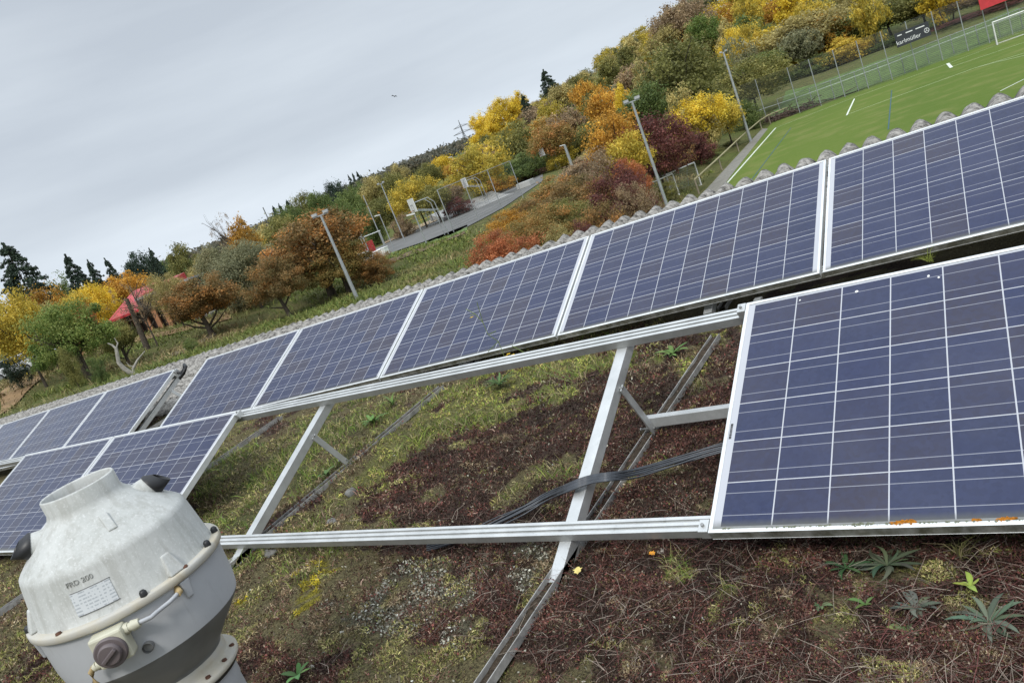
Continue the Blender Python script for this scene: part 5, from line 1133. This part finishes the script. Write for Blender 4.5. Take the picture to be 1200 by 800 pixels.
# ------------------------------------------------------------------ lamp posts
def lamp_post(x0, y0, x1, y1, D, r0, r1, label, heads=2, group=None, base_off=0):
    a = at_dist(x0, y0, D); b = at_dist(x1, y1, D); zg = float(terrain(a[0], a[1])); b = np.array([a[0], a[1], b[2]]); r = thing('lamp_post', label, 'lamp post', (a[0], a[1], zg), group)
    mb = MB(); mb.tube([(a[0], a[1], zg-0.1), (a[0], a[1], zg+(b[2]-zg)*0.5), b], [r0, (r0+r1)/2, r1], 12); mb.build('pole', GALV, r)
    rt = CR[:, 0]*1.0; rt[2] = 0; rt /= np.linalg.norm(rt); s = min(max(r1*5, 0.20), 0.26)
    if heads == 2:
        mb = MB(); mb.bar(b-rt*s*1.5, b+rt*s*1.5, s*.22, s*.22); mb.build('cross_arm', GALV, r)
        for k_ in (-1, 1):
            mb = MB(); c = b+rt*s*1.1*k_+np.array([0, 0, s*.4]); f_ = np.array([-rt[1], rt[0], 0])*k_
            mb.bar(c-f_*s*.35, c+f_*s*.35, s*0.95, s*.5); mb.build('floodlight', simple('lamp_housing', (0.45, 0.46, 0.47), 0.5, 0.2, 0.15, 4), r)
    elif heads == 1:
        mb = MB(); mb.bar(b+rt*0.05, b-rt*s*2.6+np.array([0, 0, s*.3]), s*.8, s*.4); mb.build('lamp_head', WHITE, r)
    return r
lamp_post(424, 362, 376.5, 252, 38, 0.10, 0.055, 'tall grey lamp post in front of the large rust brown tree')
lamp_post(783, 245, 741, 119, 40, 0.10, 0.055, 'tall grey lamp post in the middle, rising from the row of corrugated bumps')
lamp_post(878, 160, 846.5, 62, 92.5, 0.17, 0.09, 'tall lamp post at the far left corner of the football field')
lamp_post(470, 272, 445, 216, 84, 0.075, 0.05, 'tall thin lamp pole with twin heads behind the yellow rails')
lamp_post(448, 282, 423, 230, 80, 0.07, 0.04, 'thin pole without a head left of the twin headed pole', heads=0)
lamp_post(458, 283, 442, 253, 76, 0.05, 0.04, 'short street lamp left of the yellow rails', heads=1)
lamp_post(504, 295.5, 484, 251, 58, 0.06, 0.045, 'white street lamp standing on the lawn in front of the ball court', heads=1)
lamp_post(592, 224, 583, 195, 118, 0.08, 0.05, 'street lamp beyond the skate ramps', heads=1)
lamp_post(668, 188, 661, 170, 110, 0.22, 0.18, 'short thick reddish lamp pillar left of the rust red bush', heads=1)
lamp_post(538, 205, 529, 184, 140, 0.07, 0.05, 'distant lamp standing among the trees left of the golden conical tree', heads=1)
# ------------------------------------------------------------------ basketball frames
def hoop(xb, yb, D, label, Hh=3.4, sgn=-1, zg=None):
    a = at_dist(xb, yb, D); zg = float(terrain(a[0], a[1])) if zg is None else zg; r = thing('basketball_stand', label, 'basketball stand', (a[0], a[1], zg), 'basketball stands on the court')
    rt = CR[:, 0].copy(); rt[2] = 0; rt /= np.linalg.norm(rt); f_ = np.array([-rt[1], rt[0], 0]); ax = rt*0.92+f_*0.38; sd = np.array([-ax[1], ax[0], 0]); base = np.array([a[0], a[1], zg])
    for s_ in (-0.55, 0.55):
        mb = MB(); p = base+sd*s_; mb.tube([p, p+np.array([0, 0, Hh-0.5])-ax*0.1, p+np.array([0, 0, Hh])-ax*0.5, p+np.array([0, 0, Hh])-ax*1.7], 0.038, 7); mb.build('frame_leg', GALV, r)
        mb = MB(); mb.tube([p+np.array([0, 0, Hh-1.2]), p+np.array([0, 0, Hh-0.6])-ax*1.6], 0.04, 6); mb.build('brace', GALV, r)
    mb = MB(); c = base-ax*1.78+np.array([0, 0, Hh-0.15]); mb.bar(c-sd*0.9, c+sd*0.9, 0.06, 1.10); bd = mb.build('backboard', WHITE, r)
    mb = MB(); 
    for u0, v0, u1, v1 in ((-.3, -.4, .3, -.4), (-.3, .05, .3, .05), (-.3, -.4, -.3, .05), (.3, -.4, .3, .05)): mb.bar(c-ax*.035+sd*u0+np.array([0, 0, v0]), c-ax*.035+sd*u1+np.array([0, 0, v1]), 0.02, 0.045, ax)
    mb.build('target_square', simple('board_marking', (0.2, 0.2, 0.2), 0.6), bd)
    mb = MB(); mb.tube([c-ax*(0.3)+np.array([0.23*math.cos(t), 0.23*math.sin(t), -.42]) for t in np.linspace(0, 2*PI, 15)], 0.02, 5); mb.build('hoop', simple('hoop_orange', (0.4, 0.12, 0.03), 0.5), bd)
hoop(524, 276, 64, 'basketball stand with white backboard at the near corner of the court')
hoop(572, 239, 92, 'basketball stand beside the skate ramps in the middle of the court')
hoop(655, 197, 118, 'basketball stand furthest away beside the rust red bush')
hoop(432, 296, 66, 'basketball stand behind the shrub next to the tall grey lamp post')
# yellow rails round the sand pit
yr = thing('pipe_railing', 'yellow pipe railing along the sand pit behind the court', 'railing', tuple(cz(490, 266)))
YEL = simple('yellow_paint', (0.52, 0.42, 0.06), 0.5, 0, 0.1, 4); YP = [cz(x, y) for x, y in [(466, 277), (481, 271), (496, 264.5), (511, 258)]]
for i, p in enumerate(YP): 
    mb = MB(); mb.tube([p-np.array([0,0,.2]), p+np.array([0, 0, 1.5])], 0.07 if i in (0, 3) else 0.04, 6); mb.build('post', YEL, yr)
for h in (0.75, 1.4):
    mb = MB(); mb.tube([p+np.array([0, 0, h]) for p in YP], 0.045, 6); mb.build('pipe', YEL, yr)
# skate ramps
def ramp_(xa, ya, xb, yb, wd, ht, label):
    a = cz(xa, ya); b = cz(xb, yb); d = b-a; L = np.linalg.norm(d); d /= L; s_ = np.array([-d[1], d[0], 0]); r = thing('skate_ramp', label, 'skate ramp', tuple(a), 'skate ramps on the court')
    n_ = 12; vs = []; 
    prof = [(L*i/n_, ht*(i/n_)**2) for i in range(n_+1)]; poly = [(0, -0.02)]+[(x, z+0.03) for x, z in prof]+[(L+0.8, ht+0.03), (L+0.8, -0.02)]
    mb = MB(); mb.prism(poly, 0, wd, lambda t, p, q: a+d*p+s_*t+np.array([0, 0, q])); mb.build('ramp_body', simple('ramp_concrete', (0.33, 0.33, 0.32), 0.7, 0, 0.12, 1.5), r)
ramp_(562, 240, 538, 247, 4.0, 0.9, 'curved grey skate ramp left of the middle basketball stand')
ramp_(603, 226, 580, 233, 5.0, 1.0, 'grey skate ramp right of the middle basketball stand')
bx = MB(); p = cz(617, 219); bx.box(p[0]-1, p[0]+1, p[1]-.6, p[1]+.6, COURT_Z, COURT_Z+0.7); o = bx.build('concrete_bench', simple('bench_concrete', (0.45, 0.45, 0.43), 0.8, 0, 0.1, 2), bevel=0.05); tag(o, 'small pale concrete block at the far end of the court', 'bench')
# play equipment at the near left of the court
pg = at_dist(430, 292, 68); zg = float(terrain(pg[0], pg[1])); 
r = thing('play_frame', 'grey metal frame with a red panel behind the shrub by the lamp post', 'play equipment', (pg[0], pg[1], zg))
rt = CR[:, 0].copy(); rt[2] = 0; rt /= np.linalg.norm(rt); ff = np.array([-rt[1], rt[0], 0]); gb = np.array([pg[0], pg[1], zg])
for s_ in (-1.6, 0.1, 1.6): mb = MB(); mb.tube([gb+rt*s_, gb+rt*s_+np.array([0, 0, 2.2])], 0.05, 6); mb.build('post', GALV, r)
mb = MB(); mb.tube([gb-rt*1.7+np.array([0, 0, 2.2]), gb+rt*1.7+np.array([0, 0, 2.2])], 0.05, 6); mb.build('crossbeam', GALV, r)
mb = MB(); mb.bar(gb-rt*0.9+np.array([0, 0, 1.25])+ff*.1, gb+rt*0.7+np.array([0, 0, 1.25])+ff*.1, 0.06, 1.0); mb.build('panel', simple('red_board', (0.35, 0.03, 0.03), 0.6), r)
for i, (x, y, w_, h_, lb) in enumerate([(424, 296, .5, 0.9, 'white upright box left of the pale table on the court corner'), (434, 293, .7, 0.7, 'low white box right of the upright white box by the court'), (446, 288, .45, 0.8, 'white bin at the left end of the sand pit')]):
    p = at_dist(x, y, 66); z = float(terrain(p[0], p[1])); mb = MB(); mb.box(p[0]-w_, p[0]+w_, p[1]-w_*.6, p[1]+w_*.6, z-0.1, z+h_); mb.box(p[0]-w_*1.06, p[0]+w_*1.06, p[1]-w_*.66, p[1]+w_*.66, z+h_, z+h_+.07); o = mb.build('storage_box', WHITE, bevel=0.03); tag(o, lb, 'box')
# ------------------------------------------------------------------ fences
def wire_mat(name, al, col=(0.10, 0.11, 0.11)):
    m = NT(name); s = m.n('ShaderNodeSeparateXYZ'); m.t.links.new(m.coord('Generated'), s.inputs[0]); m.P(base=col, rough=0.6, metal=0.2)
    tr = m.n('ShaderNodeBsdfTransparent'); mx = m.n('ShaderNodeMixShader'); g = m.geo(); sp = m.n('ShaderNodeSeparateXYZ'); m.t.links.new(g, sp.inputs[0])
    hz = m.math('LESS_THAN', m.math('FRACT', m.math('MULTIPLY', sp.outputs[2], 5.0)), al)         # welded wires 20 cm and 5 cm apart
    vt = m.math('LESS_THAN', m.math('FRACT', m.math('MULTIPLY', m.math('ADD', sp.outputs[0], m.math('MULTIPLY', sp.outputs[1], 0.31)), 20.0)), al)
    m.t.links.new(m.math('MAXIMUM', hz, vt), mx.inputs[0]); m.t.links.new(tr.outputs[0], mx.inputs[1]); m.t.links.new(m.b.outputs[0], mx.inputs[2])
    m.t.links.new(mx.outputs[0], m.t.nodes['Material Output'].inputs[0]); return m.m
WIRE = wire_mat('fence_wire', 0.11); WIRE2 = wire_mat('fence_wire_dense', 0.10, (0.16, 0.17, 0.17))
def fence(name, bases, h, label, wire, pr=0.05, rails=(1.0,), group=None, extra_low=None):
    r = thing(name, label, 'fence', tuple(bases[0]), group)
    for p in bases: mb = MB(); mb.tube([p-np.array([0, 0, .2]), p+np.array([0, 0, h])], pr, 6); mb.build('post', GALV, r)
    mb = MB()
    for a, b in zip(bases[:-1], bases[1:]): mb.add([a+np.array([0, 0, .05]), b+np.array([0, 0, .05]), b+np.array([0, 0, h]), a+np.array([0, 0, h])], [(0, 1, 2, 3)])
    mb.build('wire_mesh', wire, r)
    for t in rails:
        mb = MB(); mb.tube([p+np.array([0, 0, h*t]) for p in bases], pr*.6, 5); mb.build('rail', GALV, r)
    return r
FB = [(877,153),(900,144),(937.5,132.5),(962.5,124),(990.5,114),(1018,104),(1046,94),(1075,82.5),(1105,71),(1135,60),(1160,51),(1187,41),(1215,31),(1243,21)]
fence('ball_fence', [fz(x, y) for x, y in FB], 5.8, 'tall wire fence with grey posts behind the far side of the football field', WIRE, 0.055, (0.33,))
FL = [fz(x, y)*1.0 for x, y in FB[1:]]
fence('low_fence', [p+np.array([-0.6, 3.0, 0.0])+np.array([1.6, 0.5, 0]) for p in FL], 2.3, 'lower wire fence running just behind the tall one', WIRE2, 0.05, (1.0,))
cf = [cz(x, y) for x, y in [(478,274.5),(504,262.5),(530,249.5),(560,235.5),(592,220.5),(612,211.5),(628,203),(642,196)]]
fence('court_fence', cf, 3.4, 'thin wire fence with tall posts along the far side of the ball court', wire_mat('fence_wire_thin', 0.10), 0.05, (1.0,))
cf = [cz(x, y) for x, y in [(532,272),(561,258),(588,244),(613,231)]]
fence('court_fence', cf, 3.6, 'thin posts and wire along the near side of the ball court', wire_mat('fence_wire_thinner', 0.06), 0.045, (1.0,))
bkA = [fz(x, y)+np.array([0, 1.2, 0]) for x, y in [(900,144),(1000,109),(1110,70),(1230,24)]]
sheet('grass_bank', (bkA, [p+np.array([-3, 24, 0]) for p in bkA]), LAWN, 0.12)
# wooden hand rail along the gravel path
hr = [fz(x, y) for x, y in [(819,226),(846,199),(866,178),(880,164),(893,152),(903,145),(925,136)]]; r = thing('hand_rail', 'weathered hand rail beside the gravel path at the field corner', 'railing', tuple(hr[0]))
for p in hr: mb = MB(); mb.tube([p-np.array([0,0,.1]), p+np.array([0, 0, 1.05])], 0.07, 6); mb.build('post', simple('weathered_wood', (0.26, 0.22, 0.16), 0.9, 0, 0.2, 3), r)
mb = MB(); mb.tube([p+np.array([0, 0, 1.1]) for p in hr], 0.075, 6); mb.build('top_rail', simple('weathered_rail', (0.34, 0.30, 0.17), 0.9, 0, 0.2, 3), r)
# brushwood heap
V = []; rs3 = np.random.default_rng(8); mb = MB(); c0 = fz(915, 141); c0 = c0+np.array([0, 2.2, 0])
for i in range(160):
    t = rs3.normal(0, 1, 3)*np.array([2.6, 0.8, 0]); t[2] = abs(rs3.normal(0, .35))+.1; d = rs3.normal(size=3)*np.array([1, .6, .25]); d /= np.linalg.norm(d); mb.tube([c0+t-d*.8, c0+t+d*.8], 0.04, 4, False)
o = mb.build('brushwood_heap', simple('brushwood', (0.10, 0.065, 0.05), 0.95, 0, 0.4, 3)); tag(o, 'heap of brown brushwood at the far left corner of the football field', 'brushwood', kind='stuff')
# goals
def goal(p0, ax, bk, wd, h, dp, label, rad=0.05):
    r = thing('football_goal', label, 'football goal', tuple(p0)); up = np.array([0, 0, 1.0]); p1 = p0+ax*wd
    for q in (p0, p1): mb = MB(); mb.tube([q, q+up*h], rad, 8); mb.build('goal_post', WHITE, r)
    mb = MB(); mb.tube([p0+up*h, p1+up*h], rad, 8); mb.build('crossbar', WHITE, r)
    for q in (p0, p1): mb = MB(); mb.tube([q+up*h, q+up*h+bk*dp*.55, q+up*h*.6+bk*dp*.85, q+bk*dp], rad*.45, 6); mb.build('net_bracket', GALV, r)
    mb = MB(); mb.tube([p0, p0+bk*dp, p1+bk*dp, p1], rad*.6, 6); mb.build('ground_frame', WHITE, r)
    mb = MB(); a, b, c, d = p0+up*h, p1+up*h, p1+up*h+bk*dp*.55, p0+up*h+bk*dp*.55; e, f_ = p1+bk*dp, p0+bk*dp; mb.add([a, b, c, d, e, f_], [(0, 1, 2, 3), (3, 2, 4, 5)])
    mb.add([p0, p0+up*h, p0+up*h+bk*dp*.55, p0+bk*dp], [(0, 1, 2, 3)]); mb.build('net', wire_mat('goal_net_'+str(round(wd)), 0.08, (0.5, 0.5, 0.5)), r)
g0 = fz(1169, 53); g1 = fz(1240, 28); ax = g1-g0; ax /= np.linalg.norm(ax); goal(g0, ax, np.array([-ax[1], ax[0], 0]), 7.3, 2.44, 1.8, 'large white football goal at the far touchline, cut by the right edge', 0.07)
g0 = fz(822, 217); g1 = fz(802, 226); ax = g1-g0; ax /= np.linalg.norm(ax)
goal(g0, ax, np.array([-0.95, 0.31, 0]), 3.0, 2.0, 1.3, 'small white goal between the middle lamp post and the gravel path', 0.055)
goal(fz(797, 231), ax, np.array([-0.95, 0.31, 0]), 3.0, 2.0, 1.3, 'second small white goal half hidden by the middle lamp post', 0.055)
goal(fz(873, 149)+np.array([0, 8, 0]), ax, np.array([-0.95, 0.31, 0]), 5.0, 2.0, 1.0, 'white goal parked on the grass right behind the corner lamp post', 0.07)
# banners
def banner(px0, py0, px1, py1, h, D0_, label, mat, lines, th=0.06):
    a = at_z(px0, py0, FIELD_Z+D0_); b = at_z(px1, py1, FIELD_Z+D0_)
    return a, b
fa, fb_ = fz(1061, 88)+np.array([0, 0, 0]), fz(1098, 74); dxb = fb_-fa; Lx = np.linalg.norm(dxb); dxb /= Lx; nrmb = np.array([dxb[1], -dxb[0], 0])
def ban_board(xc0, yc0, wpx, zc, ht, tilt, mat, label, base):
    c = base; P = lambda s, z, o_=0: c+dxb*s+np.array([0, 0, z+s*math.tan(tilt)])+nrmb*(0.12+o_); mb = MB(); hw = wpx/2
    mb.hexa([P(-hw, zc, 0), P(hw, zc, 0), P(hw, zc, -.05), P(-hw, zc, -.05), P(-hw, zc+ht, 0), P(hw, zc+ht, 0), P(hw, zc+ht, -.05), P(-hw, zc+ht, -.05)])
    r = thing('advertising_banner', label, 'banner', tuple(c)); mb.build('board', mat, r); return r, P
depth = (fz(1078, 82)-CAMPOS)@CR[:, 2]; ppm = FPX/depth
bn, PB = ban_board(0, 0, 38/ppm, 3.3, 16/ppm, 0.0, simple('black_banner', (0.035, 0.038, 0.046), 0.6, 0, 0.1, 2), 'black advertising banner with white lettering on the fence behind the field', (fz(1062, 88)+fz(1097, 75))/2)
def ban_text(body, size, s0, z0, mat, r, P, ital=0.0):
    me = text_mesh(body, size, 0.0)
    vs = [P(s0+v.co.x, z0+v.co.y, 0.02)-np.array(root_loc(r)) for v in me.vertices]
    for v, q_ in zip(me.vertices, vs): v.co = Vector(q_)
    me.materials.clear(); me.materials.append(mat); o = bpy.data.objects.new('lettering', me); COL.objects.link(o); o.parent = r
LW = simple('white_lettering', (0.8, 0.8, 0.8), 0.6, 0, 0.02, 2)
bh = 16/ppm; bwid = 38/ppm
ban_text('karlmüller', bh*0.42, -bwid*0.14, 3.3+bh*0.30, LW, bn, PB)
for s_, wd_ in ((-0.36, .13), (-0.08, .20), (0.24, .26)):
    mb = MB(); mb.add([PB(bwid*(s_-wd_/2), 3.3+bh*0.76, .02), PB(bwid*(s_+wd_/2), 3.3+bh*0.76, .02), PB(bwid*(s_+wd_/2), 3.3+bh*0.83, .02), PB(bwid*(s_-wd_/2), 3.3+bh*0.83, .02)], [(0, 1, 2, 3)]); mb.build('small_print', LW, bn)
mb = MB(); c_ = [PB(bwid*0.40+0.32*math.cos(t)*bh*.5, 3.3+bh*0.42+0.32*math.sin(t)*bh*.5, .03) for t in np.linspace(0, 2*PI, 21)]; mb.tube(c_, 0.035, 5); 
for t in (PI/2, PI/2+2*PI/3, PI/2+4*PI/3): mb.tube([PB(bwid*0.40, 3.3+bh*0.42, .03), PB(bwid*0.40+0.16*math.cos(t)*bh, 3.3+bh*0.42+0.16*math.sin(t)*bh, .03)], 0.03, 5)
mb.build('round_emblem', LW, bn)
bn2, PB2 = ban_board(0, 0, 8, 3.9, 2.4, 0.0, simple('red_banner', (0.55, 0.04, 0.05), 0.6, 0, 0.1, 2), 'red banner on the fence at the top right corner', fz(1202, 36))
# pylon on the ridge
pt = at_dist(537, 141, 520); pz = float(terrain(pt[0], pt[1])); H = pt[2]-pz; r = thing('power_pylon', 'lattice power pylon on the skyline left of the yellow poplars', 'pylon', (pt[0], pt[1], pz))
PYL = simple('pylon_steel', (0.20, 0.21, 0.22), 0.7, 0.1, 0.1, 1); mb = MB(); c0 = np.array([pt[0], pt[1], pz]); wb = 1.9
for sx, sy in ((-1, -1), (1, -1), (1, 1), (-1, 1)): mb.tube([c0+np.array([sx*wb, sy*wb, 0]), c0+np.array([sx*.35, sy*.35, H*.6]), c0+np.array([0, 0, H])], 0.16, 4)
for i in range(9):
    z0_, z1_ = H*.6*i/9, H*.6*(i+1)/9; w0_ = wb+(0.35-wb)*i/9; w1_ = wb+(0.35-wb)*(i+1)/9
    for s_ in (-1, 1): mb.tube([c0+np.array([-w0_, s_*w0_, z0_]), c0+np.array([w1_, s_*w1_, z1_])], 0.08, 4); mb.tube([c0+np.array([w0_, s_*w0_, z0_]), c0+np.array([-w1_, s_*w1_, z1_])], 0.08, 4)
mb.build('tower', PYL, r)
for z_, l_ in ((0.62, 6.5), (0.80, 5.0)):
    mb = MB(); rt = CR[:, 0].copy(); rt[2] = 0; rt /= np.linalg.norm(rt); mb.tube([c0-rt*l_+np.array([0, 0, H*z_]), c0+rt*l_+np.array([0, 0, H*z_])], 0.22, 4); mb.tube([c0-rt*l_+np.array([0, 0, H*z_]), c0+np.array([0, 0, H*z_+1.2]), c0+rt*l_+np.array([0, 0, H*z_])], 0.12, 4); mb.build('cross_arm', PYL, r)
for x, y, lb in ((519, 168, 'tiny distant mast far left of the pylon'), (308, 243, 'thin distant mast above the trees behind the rust brown tree')):
    p = at_dist(x, y, 480 if x > 400 else 150); z = float(terrain(p[0], p[1])); mb = MB(); mb.tube([(p[0], p[1], z), tuple(p)], 0.14 if x > 400 else 0.10, 5); o = mb.build('mast', PYL); tag(o, lb, 'mast')
# bird
p = at_dist(462, 113, 70); mb = MB(); rt = CR[:, 0]*0.9+CR[:, 1]*0.1; up = -CR[:, 1]; fw = CR[:, 2]
span = 0.30
for s_ in (-1, 1): mb.add([p, p+rt*s_*span*.5+up*0.10, p+rt*s_*span+up*-0.02, p+rt*s_*span*.5+up*0.05+fw*.14, p+fw*.12], [(0, 1, 2, 3, 4)])
mb.tube([p-fw*.15, p, p+fw*.22], [0.01, 0.035, 0.01], 6); o = mb.build('bird', simple('bird_grey', (0.12, 0.12, 0.13), 0.8)); tag(o, 'small bird gliding in the grey sky', 'bird')
